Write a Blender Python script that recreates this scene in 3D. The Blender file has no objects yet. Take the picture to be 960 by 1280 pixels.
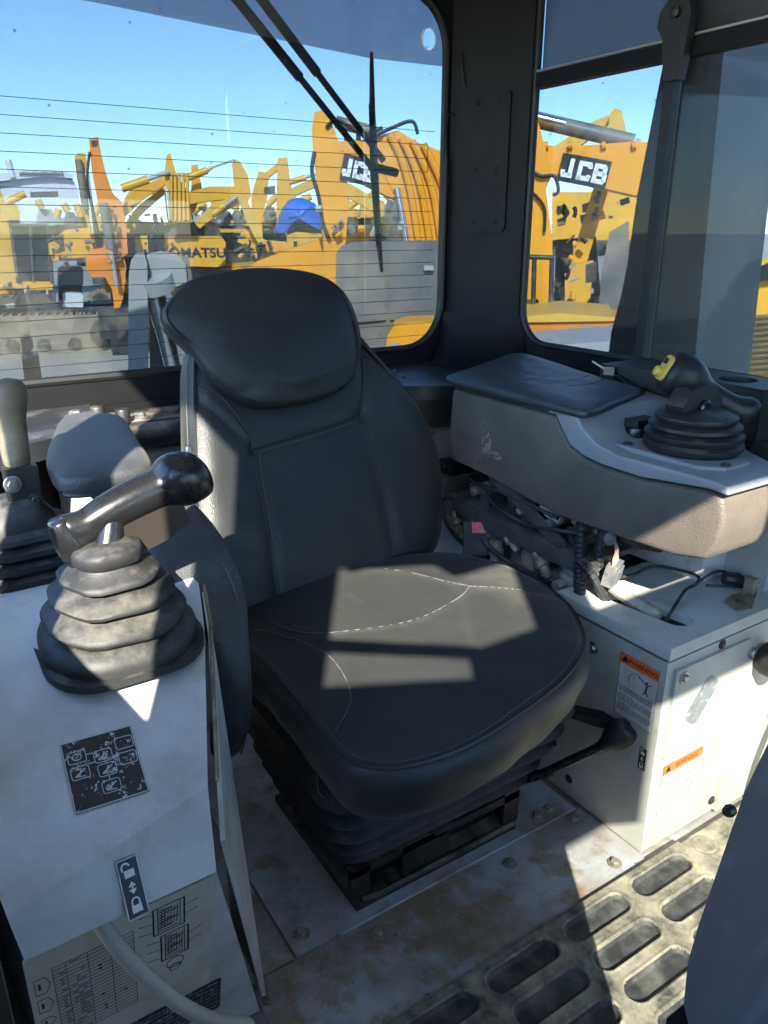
import bpy, bmesh, math, random
from mathutils import Vector, Matrix, noise
random.seed(7)
R = math.radians
SC = bpy.context.scene
COL = SC.collection

# ------------------------------------------------------------------ camera
cam_data = bpy.data.cameras.new("camera")
cam_data.sensor_fit = 'AUTO'; cam_data.sensor_width = 36.0; cam_data.lens = 27.0
cam_data.clip_start = 0.02; cam_data.clip_end = 3000
cam = bpy.data.objects.new("camera", cam_data); COL.objects.link(cam)
cam.location = (0, 0, 1.2); cam.rotation_euler = (R(70), 0, R(-32.9))
SC.camera = cam

# ------------------------------------------------------------------ light
SUN_AZ, SUN_EL = 33.0, 36.0            # heading of the light measured from +Y towards +X, and height
sun_dir = Vector((math.sin(R(SUN_AZ))*math.cos(R(SUN_EL)), math.cos(R(SUN_AZ))*math.cos(R(SUN_EL)), -math.sin(R(SUN_EL))))
world = bpy.data.worlds.new("World"); SC.world = world; world.use_nodes = True
wn = world.node_tree.nodes; wl = world.node_tree.links
sky = wn.new('ShaderNodeTexSky'); sky.sky_type = 'NISHITA'; sky.sun_disc = False
sky.sun_elevation = R(SUN_EL); sky.sun_rotation = R(180 + SUN_AZ)
sky.altitude = 20; sky.air_density = 1.0; sky.dust_density = 0.15; sky.ozone_density = 5.0
wn['Background'].inputs['Strength'].default_value = 0.15
wl.new(sky.outputs[0], wn['Background'].inputs['Color'])
sun_data = bpy.data.lights.new("sun", 'SUN'); sun_data.energy = 3.5; sun_data.angle = R(0.55); sun_data.color = (1.0, 0.93, 0.82)
sun = bpy.data.objects.new("sun", sun_data); COL.objects.link(sun)
sun.rotation_euler = (-sun_dir).to_track_quat('Z', 'Y').to_euler()
SC.view_settings.view_transform = 'Standard'; SC.view_settings.look = 'None'
SC.view_settings.exposure = 3.1; SC.view_settings.gamma = 1.0

# ------------------------------------------------------------------ materials
def mat(name, col, rough=0.5, metal=0.0, var=0.12, vscale=9.0, bump=0.0, bscale=300.0, bkind='noise', dust=None, scratch=None,
        spec=0.5, coat=0.0, sheen=0.0, stain=None):
    """procedural paint/leather/rubber: base tint with blotches, optional dust (col, amount, scale, up), optional chips (col, amount, scale)"""
    m = bpy.data.materials.new(name); m.use_nodes = True
    nt = m.node_tree; n = nt.nodes; L = nt.links; b = n['Principled BSDF']
    tc = n.new('ShaderNodeTexCoord'); geo = n.new('ShaderNodeNewGeometry')
    pos = geo.outputs['Position']
    def noise_tex(scale, detail=6, rough_=0.6):
        t = n.new('ShaderNodeTexNoise'); t.inputs['Scale'].default_value = scale; t.inputs['Detail'].default_value = detail
        t.inputs['Roughness'].default_value = rough_; L.new(pos, t.inputs['Vector']); return t.outputs['Fac']
    def ramp(src, a, c):
        r = n.new('ShaderNodeMapRange'); r.inputs['From Min'].default_value = a; r.inputs['From Max'].default_value = c
        L.new(src, r.inputs['Value']); return r.outputs['Result']
    def math_(op, a, b_):
        q = n.new('ShaderNodeMath'); q.operation = op
        for i, x in enumerate((a, b_)):
            if isinstance(x, (int, float)): q.inputs[i].default_value = x
            else: L.new(x, q.inputs[i])
        return q.outputs[0]
    def mix(f, a, c):
        q = n.new('ShaderNodeMix'); q.data_type = 'RGBA'
        if isinstance(f, (int, float)): q.inputs[0].default_value = f
        else: L.new(f, q.inputs[0])
        for i, x in ((6, a), (7, c)):
            if isinstance(x, tuple): q.inputs[i].default_value = (*x[:3], 1)
            else: L.new(x, q.inputs[i])
        return q.outputs[2]
    lo = tuple(max(0, c*(1-var)) for c in col); hi = tuple(min(1, c*(1+var)) for c in col)
    color = mix(ramp(noise_tex(vscale), .3, .7), lo, hi)
    rg = math_('ADD', math_('MULTIPLY', noise_tex(vscale*3.1), .22), rough-.11)
    if stain:
        for c, a_, b_, sc in stain:
            color = mix(ramp(noise_tex(sc, 12, .68), a_, b_), color, c)
    if scratch:
        c, amt, sc = scratch
        f = ramp(noise_tex(sc, 10, .72), 1-amt, 1-amt+.03)
        color = mix(f, color, c)
    if dust:
        c, amt, sc, up = dust
        f = ramp(noise_tex(sc, 8, .65), .62-amt*.5, .85-amt*.35)
        if up:
            sp = n.new('ShaderNodeSeparateXYZ'); L.new(geo.outputs['Normal'], sp.inputs[0])
            f = math_('MULTIPLY', f, ramp(sp.outputs['Z'], -.1 if up is True else up, .75 if up is True else min(1.0, up+.45)))
        f = math_('MULTIPLY', f, min(1, amt*1.6))
        color = mix(f, color, c)
        rg = math_('ADD', rg, math_('MULTIPLY', f, .3))
    L.new(color, b.inputs['Base Color']); L.new(rg, b.inputs['Roughness'])
    b.inputs['Metallic'].default_value = metal; b.inputs['Specular IOR Level'].default_value = spec
    b.inputs['Sheen Weight'].default_value = sheen; b.inputs['Sheen Roughness'].default_value = .45; b.inputs['Sheen Tint'].default_value = (.8, .76, .66, 1)
    b.inputs['Coat Weight'].default_value = coat; b.inputs['Coat Roughness'].default_value = .12
    if bump:
        bp = n.new('ShaderNodeBump'); bp.inputs['Strength'].default_value = bump; bp.inputs['Distance'].default_value = .002
        if bkind == 'grain':
            v = n.new('ShaderNodeTexVoronoi'); v.inputs['Scale'].default_value = bscale; L.new(pos, v.inputs['Vector'])
            h = math_('ADD', v.outputs['Distance'], math_('MULTIPLY', noise_tex(28, 4), 2.2)); L.new(h, bp.inputs['Height'])
        else:
            L.new(noise_tex(bscale, 6), bp.inputs['Height'])
        L.new(bp.outputs[0], b.inputs['Normal'])
    return m

DUST = (.40, .34, .25)
M = {}
M['leather'] = mat('seat leather', (.023, .0245, .025), .42, var=.16, vscale=6, bump=.22, bscale=420, bkind='grain', dust=((.22, .205, .17), .20, 2.2, .55), spec=.38, sheen=.10)
M['leather_head'] = mat('headrest leather', (.015, .016, .017), .45, var=.2, vscale=6, bump=.16, bscale=420, bkind='grain', spec=.4)
M['thread'] = mat('thread', (.10, .10, .095), .8)
M['piping'] = mat('piping', (.018, .018, .019), .5)
M['arm_leather'] = mat('worn arm leather', (.098, .082, .067), .55, var=.22, vscale=9, bump=.4, bscale=330, bkind='grain', dust=((.16, .14, .11), .24, 5, False), scratch=((.26, .21, .16), .24, 40), spec=.35, sheen=.08)
M['arm_pad'] = mat('arm pad leather', (.035, .037, .042), .42, var=.2, bump=.25, bscale=380, bkind='grain', dust=(DUST, .12, 12, True), spec=.6)
M['side_pad'] = mat('dusty side pad', (.036, .038, .040), .55, var=.2, bump=.35, bscale=330, bkind='grain', dust=((.16, .155, .14), .25, 4, .2), sheen=.08)
M['paint'] = mat('grey cab paint', (.60, .605, .60), .46, var=.12, vscale=4.5, stain=[((.50, .49, .46), .56, .66, 11)], bump=.05, bscale=60, dust=((.30, .26, .20), .42, 5.5, False), scratch=((.10, .09, .08), .26, 38))
M['paint_side'] = mat('grey box paint', (.45, .445, .405), .46, var=.10, vscale=5, stain=[((.37, .355, .31), .56, .68, 12)], bump=.05, bscale=70, dust=((.36, .31, .22), .38, 7, False), scratch=((.13, .11, .09), .25, 45))
M['silver'] = mat('silver plastic', (.21, .222, .24), .42, var=.10, vscale=7, bump=.04, bscale=400, dust=((.42, .38, .32), .25, 12, True))
M['boot'] = mat('dusty rubber', (.020, .020, .020), .56, var=.3, vscale=14, bump=.25, bscale=160, dust=((.20, .18, .15), .34, 22, .3))
M['bellows'] = mat('suspension rubber', (.013, .013, .013), .6, var=.3, vscale=14, bump=.25, bscale=140, dust=((.2, .18, .15), .22, 9, True))
M['boot_clean'] = mat('rubber', (.013, .013, .014), .5, var=.3, bump=.15, bscale=120, dust=(DUST, .18, 20, True))
M['gloss_black'] = mat('worn glossy plastic', (.010, .010, .011), .27, var=.2, vscale=20, bump=.05, bscale=120, dust=(DUST, .04, 90, True), spec=.6)
M['satin_black'] = mat('satin black grip', (.011, .011, .012), .42, var=.2, vscale=20, spec=.35)
M['black_plastic'] = mat('black plastic', (.016, .016, .017), .5, var=.25, vscale=12, bump=.1, bscale=250, dust=(DUST, .22, 11, True))
M['frame'] = mat('black cab trim', (.0065, .0066, .0070), .58, var=.25, vscale=6, bump=.12, bscale=420, dust=(DUST, .08, 30, .6), spec=.22)
M['ledge'] = mat('dusty black ledge', (.022, .024, .027), .42, var=.3, vscale=7, bump=.1, bscale=120, dust=((.33, .33, .33), .25, 8, True))
M['seal'] = mat('rubber seal', (.008, .008, .008), .5)
M['metal_black'] = mat('black steel', (.016, .016, .016), .45, var=.3, vscale=15, bump=.15, bscale=150, dust=(DUST, .38, 12, True), scratch=((.14, .11, .08), .25, 40))
M['dusty_metal'] = mat('dusty oily steel', (.055, .052, .048), .5, var=.4, vscale=22, bump=.2, bscale=150, dust=((.22, .195, .16), .42, 18, .1), scratch=((.20, .16, .12), .27, 45))
M['steel'] = mat('zinc steel', (.42, .41, .39), .38, metal=.9, var=.2, vscale=40, dust=((.3, .24, .16), .3, 40, False))
M['dull_steel'] = mat('dull bolt', (.23, .21, .18), .6, metal=.4, var=.3, vscale=60, dust=(DUST, .5, 50, False))
M['bronze'] = mat('oily bronze', (.16, .11, .065), .55, metal=.3, var=.4, vscale=30, dust=(DUST, .5, 30, False))
M['chrome'] = mat('chrome rod', (.75, .76, .78), .14, metal=1, var=.05)
M['olive'] = mat('olive knob', (.125, .105, .068), .55, var=.18, vscale=20, bump=.15, bscale=200, dust=(DUST, .2, 20, False))
M['yellow_part'] = mat('yellow plastic', (.62, .42, .06), .42, dust=(DUST, .25, 60, False))
M['red'] = mat('red button', (.55, .07, .07), .45, dust=((.6, .4, .35), .3, 60, False))
M['dark_red'] = mat('dark red tube', (.12, .03, .025), .5)
M['white_print'] = mat('white print', (.70, .70, .67), .5, dust=((.4, .35, .28), .25, 30, False))
M['black_print'] = mat('black print', (.012, .012, .014), .45)
M['black_decal'] = mat('scratched black decal', (.016, .016, .020), .42, scratch=((.48, .49, .49), .435, 90))
M['decal_line'] = mat('worn decal line', (.46, .47, .47), .5)
M['orange_print'] = mat('orange print', (.80, .16, .025), .5, dust=(DUST, .2, 60, False))
M['sticker'] = mat('dirty sticker', (.62, .61, .57), .5, var=.08, vscale=25, dust=((.36, .30, .22), .4, 26, False))
M['placard'] = mat('aluminium placard', (.72, .69, .60), .42, metal=.25, var=.12, vscale=12, dust=((.35, .28, .19), .38, 12, False), scratch=((.12, .10, .08), .27, 30))
M['wire'] = mat('wire', (.5, .47, .42), .5, dust=(DUST, .4, 60, False))
M['copper'] = mat('wire copper', (.45, .20, .10), .5)
M['tape'] = mat('paper tape', (.30, .27, .21), .7, var=.35, vscale=50)
M['rops'] = mat('rops paint', (.10, .11, .118), .45, var=.15, vscale=3, dust=(DUST, .3, 4, False))
M['visor'] = mat('cab roof liner', (.66, .65, .62), .8)
M['blocker_face'] = mat('blocker_face', (.01, .012, .014), .15)

def floor_mat():
    m = mat('worn floor plate', (.40, .405, .415), .55, stain=[((.25, .20, .145), .54, .62, 5.5), ((.30, .28, .25), .52, .62, 16)], var=.16, vscale=5, bump=.12, bscale=60, dust=((.20, .155, .11), .42, 7.5, False), scratch=((.035, .033, .03), .345, 30))
    return m
M['floor'] = floor_mat()
M['floor_rust'] = mat('rusty floor plate', (.38, .385, .395), .6, stain=[((.25, .18, .115), .50, .58, 5), ((.31, .27, .21), .52, .6, 15)], var=.2, vscale=6, bump=.15, bscale=70, dust=((.19, .135, .085), .46, 7, False), scratch=((.03, .028, .026), .37, 26))
M['rubber_mat'] = mat('sandy rubber mat', (.055, .053, .048), .75, var=.3, vscale=10, bump=.5, bscale=160, dust=((.38, .34, .24), .58, 20, True))
M['mat_pocket'] = mat('bare rubber', (.028, .029, .030), .6, var=.35, vscale=12, bump=.4, bscale=180, dust=((.25, .24, .2), .34, 16, True))
M['sand'] = mat('sand ground', (.40, .36, .30), .9, var=.16, vscale=.35, bump=.3, bscale=3, dust=((.30, .27, .23), .4, .09, False))
def mach(name, col, d=.25): return mat(name, col, .42, var=.10, vscale=1.1, dust=((.38, .30, .19), d, 1.6, False), scratch=((.09, .07, .05), .25, 5))
M['jcb'] = mach('amber machine paint', (.82, .335, .006), .14)
M['yel'] = mach('yellow machine paint', (.76, .38, .018), .2)
M['yel2'] = mach('pale yellow machine paint', (.70, .40, .04), .28)
M['org'] = mach('orange machine paint', (.78, .25, .018), .22)
M['mgrey'] = mach('grey machine paint', (.12, .12, .12), .45)
M['mlight'] = mach('light grey machine paint', (.36, .37, .37), .3)
M['mdark'] = mach('dark machine steel', (.035, .034, .033), .4)
M['track'] = mach('track steel', (.055, .050, .045), .6)
M['mglass'] = mat('dark machine glass', (.02, .03, .035), .08, spec=.7)
M['hose'] = mat('hydraulic hose', (.018, .018, .018), .5, dust=(DUST, .3, 4, True))
M['tarp'] = mat('blue tarpaulin', (.015, .12, .52), .5, var=.25, vscale=3, bump=.8, bscale=4)
M['white_wall'] = mat('white cladding', (.62, .64, .66), .6, var=.06, vscale=.2)
M['logo_black'] = mat('logo black', (.015, .014, .014), .4)
M['logo_white'] = mat('logo white', (.78, .78, .76), .45)
M['tree_far'] = mat('far foliage', (.06, .08, .05), .9)

def glass_mat(name, tint, dirt, film=None, spots=True, streaks=1.0):
    m = bpy.data.materials.new(name); m.use_nodes = True
    nt = m.node_tree; n = nt.nodes; L = nt.links; n.remove(n['Principled BSDF']); out = n['Material Output']
    geo = n.new('ShaderNodeNewGeometry')
    tr = n.new('ShaderNodeBsdfTransparent'); tr.inputs[0].default_value = (*tint, 1)
    gl = n.new('ShaderNodeBsdfGlossy'); gl.inputs['Roughness'].default_value = .015; gl.inputs[0].default_value = (1, 1, 1, 1)
    lw = n.new('ShaderNodeLayerWeight'); lw.inputs[0].default_value = .5
    pw = n.new('ShaderNodeMath'); pw.operation = 'POWER'; pw.inputs[1].default_value = 5.0; L.new(lw.outputs['Facing'], pw.inputs[0])
    fm = n.new('ShaderNodeMapRange'); fm.inputs['To Min'].default_value = .045; fm.inputs['To Max'].default_value = 1.0; L.new(pw.outputs[0], fm.inputs['Value'])
    mx = n.new('ShaderNodeMixShader'); L.new(fm.outputs[0], mx.inputs[0]); L.new(tr.outputs[0], mx.inputs[1]); L.new(gl.outputs[0], mx.inputs[2])
    df = n.new('ShaderNodeBsdfDiffuse'); df.inputs[0].default_value = (.55, .52, .46, 1)
    mp = n.new('ShaderNodeMapping'); mp.inputs['Scale'].default_value = (9, 9, 1.6); L.new(geo.outputs['Position'], mp.inputs[0])
    t1 = n.new('ShaderNodeTexNoise'); t1.inputs['Scale'].default_value = 1.5; t1.inputs['Detail'].default_value = 9; t1.inputs['Roughness'].default_value = .7; L.new(mp.outputs[0], t1.inputs['Vector'])
    r1 = n.new('ShaderNodeMapRange'); r1.inputs['From Min'].default_value = .35; r1.inputs['From Max'].default_value = .8
    r1.inputs['To Min'].default_value = dirt*.45; r1.inputs['To Max'].default_value = dirt*(.45 + 1.3*streaks); L.new(t1.outputs['Fac'], r1.inputs['Value'])
    mx2 = n.new('ShaderNodeMixShader'); L.new(r1.outputs[0], mx2.inputs[0]); L.new(mx.outputs[0], mx2.inputs[1]); L.new(df.outputs[0], mx2.inputs[2])
    last = mx2
    if spots:                                              # dried specks of mud
        v = n.new('ShaderNodeTexVoronoi'); v.inputs['Scale'].default_value = 17; L.new(geo.outputs['Position'], v.inputs['Vector'])
        lt = n.new('ShaderNodeMath'); lt.operation = 'LESS_THAN'; lt.inputs[1].default_value = .055; L.new(v.outputs['Distance'], lt.inputs[0])
        d2 = n.new('ShaderNodeBsdfDiffuse'); d2.inputs[0].default_value = (.06, .055, .05, 1)
        ml = n.new('ShaderNodeMath'); ml.operation = 'MULTIPLY'; ml.inputs[1].default_value = .6; L.new(lt.outputs[0], ml.inputs[0])
        mx3 = n.new('ShaderNodeMixShader'); L.new(ml.outputs[0], mx3.inputs[0]); L.new(mx2.outputs[0], mx3.inputs[1]); L.new(d2.outputs[0], mx3.inputs[2]); last = mx3
    L.new(last.outputs[0], out.inputs[0]); return m
M['glass_rear'] = glass_mat('dusty rear glass', (.31, .347, .372), .030)
M['glass_side'] = glass_mat('side glass', (.32, .357, .38), .014)
M['glass_slide'] = glass_mat('dusty sliding glass', (.385, .43, .445), .04, streaks=1.3)
M['glass_front'] = glass_mat('dusty front glass', (.68, .705, .70), .02, spots=False)
M['glass_clear'] = glass_mat('clear glass', (.96, .97, .965), .008, spots=False)
def film_mat():
    m = bpy.data.materials.new('sun film'); m.use_nodes = True
    nt = m.node_tree; n = nt.nodes; L = nt.links; n.remove(n['Principled BSDF']); out = n['Material Output']
    tr = n.new('ShaderNodeBsdfTransparent'); tr.inputs[0].default_value = (.42, .42, .43, 1)
    df = n.new('ShaderNodeBsdfDiffuse'); df.inputs[0].default_value = (.16, .165, .17, 1)
    geo = n.new('ShaderNodeNewGeometry'); t = n.new('ShaderNodeTexNoise'); t.inputs['Scale'].default_value = 22; t.inputs['Detail'].default_value = 10; L.new(geo.outputs['Position'], t.inputs['Vector'])
    r = n.new('ShaderNodeMapRange'); r.inputs['From Min'].default_value = .3; r.inputs['From Max'].default_value = .7; r.inputs['To Min'].default_value = .25; r.inputs['To Max'].default_value = .42; L.new(t.outputs['Fac'], r.inputs['Value'])
    mx = n.new('ShaderNodeMixShader'); L.new(r.outputs[0], mx.inputs[0]); L.new(tr.outputs[0], mx.inputs[1]); L.new(df.outputs[0], mx.inputs[2]); L.new(mx.outputs[0], out.inputs[0]); return m
M['film'] = film_mat()

# ------------------------------------------------------------------ object helpers
def tag(o, label=None, cat=None, group=None, kind=None):
    if label: o['label'] = label
    if cat: o['category'] = cat
    if group: o['group'] = group
    if kind: o['kind'] = kind
    return o
def thing(name, label, cat, loc=(0, 0, 0), group=None):
    o = bpy.data.objects.new(name, None); COL.objects.link(o); o.location = loc
    o.empty_display_size = .05
    return tag(o, label, cat, group)
def attach(o, parent):
    if parent is not None:
        o.parent = parent
        if parent.type == 'EMPTY': o.matrix_parent_inverse = Matrix.Translation(-Vector(parent.location))
def mesh_obj(name, me, material, parent=None):
    o = bpy.data.objects.new(name, me); COL.objects.link(o)
    if material is not None and not me.materials: me.materials.append(M[material] if isinstance(material, str) else material)
    attach(o, parent); return o
def finish(name, bm, material, parent=None, bevel=0, seg=2, smooth=38):
    if bevel:
        es = [e for e in bm.edges if len(e.link_faces) == 2 and e.calc_face_angle(0) > R(28)]
        bmesh.ops.bevel(bm, geom=es, offset=bevel, segments=seg, affect='EDGES', profile=.6, clamp_overlap=True)
    bmesh.ops.recalc_face_normals(bm, faces=bm.faces[:])
    if smooth:
        for f in bm.faces: f.smooth = True
        for e in bm.edges:
            if len(e.link_faces) == 2 and e.calc_face_angle(0) > R(smooth): e.smooth = False
    me = bpy.data.meshes.new(name); bm.to_mesh(me); bm.free()
    return mesh_obj(name, me, material, parent)
def NB(): return bmesh.new()
def add_faces(bm, verts, faces):
    vs = [bm.verts.new(v) for v in verts]
    for f in faces:
        try: bm.faces.new([vs[i] for i in f])
        except ValueError: pass
    return vs
def box(bm, lo, hi, mtx=None):
    x0, y0, z0 = lo; x1, y1, z1 = hi
    v = [Vector(p) for p in ((x0,y0,z0),(x1,y0,z0),(x1,y1,z0),(x0,y1,z0),(x0,y0,z1),(x1,y0,z1),(x1,y1,z1),(x0,y1,z1))]
    if mtx is not None: v = [mtx @ p for p in v]
    add_faces(bm, v, [(0,3,2,1),(4,5,6,7),(0,1,5,4),(1,2,6,5),(2,3,7,6),(3,0,4,7)])
def prism(bm, a, b):
    """solid between two matching polygons of 3D points"""
    n = len(a); vs = add_faces(bm, list(a)+list(b), [])
    try:
        bm.faces.new(vs[:n][::-1]); bm.faces.new(vs[n:])
    except ValueError: pass
    for i in range(n): bm.faces.new((vs[i], vs[(i+1) % n], vs[n+(i+1) % n], vs[n+i]))
def prism_z(bm, poly, z0, z1): prism(bm, [(x, y, z0) for x, y in poly], [(x, y, z1) for x, y in poly])
def prism_y(bm, poly, y0, y1): prism(bm, [(x, y0, z) for x, z in poly], [(x, y1, z) for x, z in poly])
def prism_x(bm, poly, x0, x1): prism(bm, [(x0, y, z) for y, z in poly], [(x1, y, z) for y, z in poly])
def loft(bm, rings, cap=True, closed=True):
    vr = [[bm.verts.new(p) for p in r] for r in rings]; n = len(vr[0])
    for a, b in zip(vr, vr[1:]):
        for i in range(n if closed else n-1): bm.faces.new((a[i], a[(i+1) % n], b[(i+1) % n], b[i]))
    if cap:
        bm.faces.new(vr[0][::-1]); bm.faces.new(vr[-1])
    return vr
def frame_of(d):
    d = d.normalized(); up = Vector((0, 0, 1)) if abs(d.z) < .95 else Vector((1, 0, 0))
    a = d.cross(up).normalized(); return a, a.cross(d).normalized()
def tube(bm, pts, r, n=8, cap=True):
    pts = [Vector(p) for p in pts]; rs = r if isinstance(r, (list, tuple)) else [r]*len(pts)
    rings = []; a = None
    for i, p in enumerate(pts):
        d = (pts[min(i+1, len(pts)-1)] - pts[max(i-1, 0)]).normalized()
        if a is None: a, b = frame_of(d)
        else:
            a = (a - d*a.dot(d)).normalized(); b = a.cross(d).normalized()
        rings.append([p + (a*math.cos(2*math.pi*k/n) + b*math.sin(2*math.pi*k/n))*rs[i] for k in range(n)])
    loft(bm, rings, cap)
def curve_pts(ctrl, k=6, closed=False):
    P = [Vector(p) for p in ctrl]; n = len(P); out = []
    rng = range(n) if closed else range(n-1)
    for i in rng:
        p0 = P[(i-1) % n] if (closed or i > 0) else P[0]; p1 = P[i]; p2 = P[(i+1) % n]
        p3 = P[(i+2) % n] if (closed or i+2 < n) else P[-1]
        for j in range(k):
            t = j/k
            out.append(.5*((2*p1) + (p2-p0)*t + (2*p0-5*p1+4*p2-p3)*t*t + (3*p1-p0-3*p2+p3)*t*t*t))
    if not closed: out.append(P[-1])
    return out
def lathe(bm, prof, center, axis=(0, 0, 1), n=24, cap=True):
    ax = Vector(axis).normalized(); a, b = frame_of(ax); c = Vector(center)
    loft(bm, [[c + ax*h + (a*math.cos(2*math.pi*k/n)+b*math.sin(2*math.pi*k/n))*max(r, .0004) for k in range(n)] for r, h in prof], cap)
def rrect(cx, cy, w, h, r, k=5):
    out = []
    for sx, sy, a0 in ((1, 1, 0), (-1, 1, 90), (-1, -1, 180), (1, -1, 270)):
        for j in range(k+1):
            t = R(a0 + 90*j/k); out.append((cx + sx*(w/2-r) + r*math.cos(t), cy + sy*(h/2-r) + r*math.sin(t)))
    return out
def pad(outline, fmap, top, sides, rings=10, k=6, bottom=True):
    """upholstered pad: closed 2D outline, concentric rings crowned by top(a,b,s), then side rings [(outset, height)]"""
    o = curve_pts([(a, b, 0) for a, b in outline], k, True); n = len(o)
    cx = sum(p.x for p in o)/n; cy = sum(p.y for p in o)/n
    bm = NB(); vr = []
    c = bm.verts.new(fmap(cx, cy, top(cx, cy, 0)))
    for i in range(1, rings+1):
        s = 1-(1-i/rings)**1.5
        vr.append([bm.verts.new(fmap(cx+(p.x-cx)*s, cy+(p.y-cy)*s, top(cx+(p.x-cx)*s, cy+(p.y-cy)*s, s))) for p in o])
    nor = []
    for i in range(n):
        d = o[(i+1) % n]-o[i-1]; nor.append(Vector((d.y, -d.x, 0)).normalized())
    area = sum(o[i].x*o[(i+1) % n].y-o[(i+1) % n].x*o[i].y for i in range(n))
    sg = 1 if area > 0 else -1
    for out, h in sides:
        vr.append([bm.verts.new(fmap(p.x+nor[i].x*out*sg, p.y+nor[i].y*out*sg, h(p.x, p.y) if callable(h) else h)) for i, p in enumerate(o)])
    for i in range(n): bm.faces.new((c, vr[0][i], vr[0][(i+1) % n]))
    for a, b in zip(vr, vr[1:]):
        for i in range(n): bm.faces.new((a[i], b[i], b[(i+1) % n], a[(i+1) % n]))
    if bottom: bm.faces.new(vr[-1])
    return bm, o
def text(body, size, origin, xdir, ydir, material, parent, name='lettering', bold=0, align='CENTER', extrude=0, shear=0, xs=1.0):
    cu = bpy.data.curves.new('t', 'FONT'); cu.body = body; cu.size = size; cu.align_x = align; cu.align_y = 'CENTER'; cu.offset = bold; cu.extrude = extrude; cu.shear = shear
    cu.resolution_u = 3
    t = bpy.data.objects.new('t', cu); COL.objects.link(t); dg = bpy.context.evaluated_depsgraph_get(); dg.update()
    me = bpy.data.meshes.new_from_object(t.evaluated_get(dg)); bpy.data.objects.remove(t); bpy.data.curves.remove(cu)
    x = Vector(xdir).normalized()*xs; y = Vector(ydir).normalized(); z = x.normalized().cross(y)
    m = Matrix((x, y, z)).transposed().to_4x4(); m.translation = Vector(origin); me.transform(m); me.name = name; me.materials.clear()
    return mesh_obj(name, me, material, parent)
def quad_sheet(name, o, xd, yd, w, h, thick, material, parent, r=.002):
    """thin plate lying on a surface: origin = centre, xd/yd in-plane unit axes"""
    o = Vector(o); xd = Vector(xd).normalized(); yd = Vector(yd).normalized(); nz = xd.cross(yd)
    pl = rrect(0, 0, w, h, r, 3); bm = NB()
    prism(bm, [o+xd*a+yd*b for a, b in pl], [o+xd*a+yd*b+nz*thick for a, b in pl])
    return finish(name, bm, material, parent)
def bar2(bm, o, xd, yd, a0, b0, a1, b1, w, lift, thick=.0003):
    """thin printed stroke in a plane"""
    o = Vector(o); xd = Vector(xd).normalized(); yd = Vector(yd).normalized(); nz = xd.cross(yd)
    d = Vector((a1-a0, b1-b0)); L_ = d.length or 1; p = Vector((-d.y, d.x))/L_*w/2
    q = [(a0+p.x, b0+p.y), (a0-p.x, b0-p.y), (a1-p.x, b1-p.y), (a1+p.x, b1+p.y)]
    prism(bm, [o+xd*a+yd*b+nz*lift for a, b in q], [o+xd*a+yd*b+nz*(lift+thick) for a, b in q])

# shared bolt (hexagon head on a washer, standing on local +Z)
def bolt_mesh(rad, h, mname):
    bm = NB(); lathe(bm, [(rad*1.75, 0), (rad*1.75, rad*.25), (rad*1.6, rad*.3)], (0, 0, 0), n=16)
    ring = [(math.cos(R(60*k)), math.sin(R(60*k))) for k in range(6)]
    loft(bm, [[(x*rad*1.1, y*rad*1.1, rad*.3) for x, y in ring], [(x*rad*1.1, y*rad*1.1, h*.8) for x, y in ring], [(x*rad*.9, y*rad*.9, h) for x, y in ring]])
    bmesh.ops.recalc_face_normals(bm, faces=bm.faces[:])
    me = bpy.data.meshes.new('bolt'); bm.to_mesh(me); bm.free(); me.materials.append(M[mname]); return me
BOLT = {'floor': bolt_mesh(.0085, .009, 'dull_steel'), 'zinc': bolt_mesh(.0075, .008, 'steel'), 'black': bolt_mesh(.006, .005, 'metal_black'), 'dark': bolt_mesh(.0055, .004, 'frame'), 'big': bolt_mesh(.013, .014, 'steel')}
def bolt(kind, loc, nor, parent, spin=0):
    o = bpy.data.objects.new('bolt', BOLT[kind]); COL.objects.link(o)
    attach(o, parent)
    o.matrix_basis = Matrix.Translation(Vector(loc)) @ Vector(nor).to_track_quat('Z', 'Y').to_matrix().to_4x4() @ Matrix.Rotation(spin, 4, 'Z')
    return o

# ================================================================== setting: ground, sky is the world, cab floor
GZ = -1.7
bm = NB(); N = 60
vs = [[bm.verts.new(((i-N/2)**3*.06, (j-N/2)**3*.06, GZ + (.05*noise.noise(Vector((i*.7, j*.7, 0))) if abs(i-N/2) < 12 else 0))) for j in range(N+1)] for i in range(N+1)]
for i in range(N):
    for j in range(N): bm.faces.new((vs[i][j], vs[i+1][j], vs[i+1][j+1], vs[i][j+1]))
tag(finish('ground', bm, 'sand'), kind='structure')

bm = NB(); box(bm, (-.12, -.5, -.06), (1.64, 2.0, -.006))
cab_floor = tag(finish('cab_floor', bm, 'floor_rust'), kind='structure')
bm = NB(); prism_z(bm, [(.415, .925), (1.10, .925), (1.10, 1.75), (.415, 1.75)], -.006, .004)
finish('floor_plate', bm, 'floor', cab_floor, bevel=.0015, seg=1)
bm = NB(); prism_z(bm, [(.325, .735), (1.114, .735), (1.114, .921), (.345, .921), (.325, .90)], -.006, .001)
finish('floor_plate', bm, 'floor_rust', cab_floor, bevel=.001, seg=1)
bm = NB(); prism_z(bm, [(.33, .926), (.411, .926), (.411, 1.75), (.33, 1.75)], -.006, -.001)
finish('floor_plate', bm, 'floor_rust', cab_floor)
for x, y, z in [(.443, .96, .004), (.561, .888, .001), (.875, .882, .001), (1.011, .948, .004), (1.052, .768, .001), (1.075, .90, .001), (.345, .88, .001), (1.05, .95, .004)]:
    bolt('floor', (x, y, z), (0, 0, 1), cab_floor, random.random())
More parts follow.
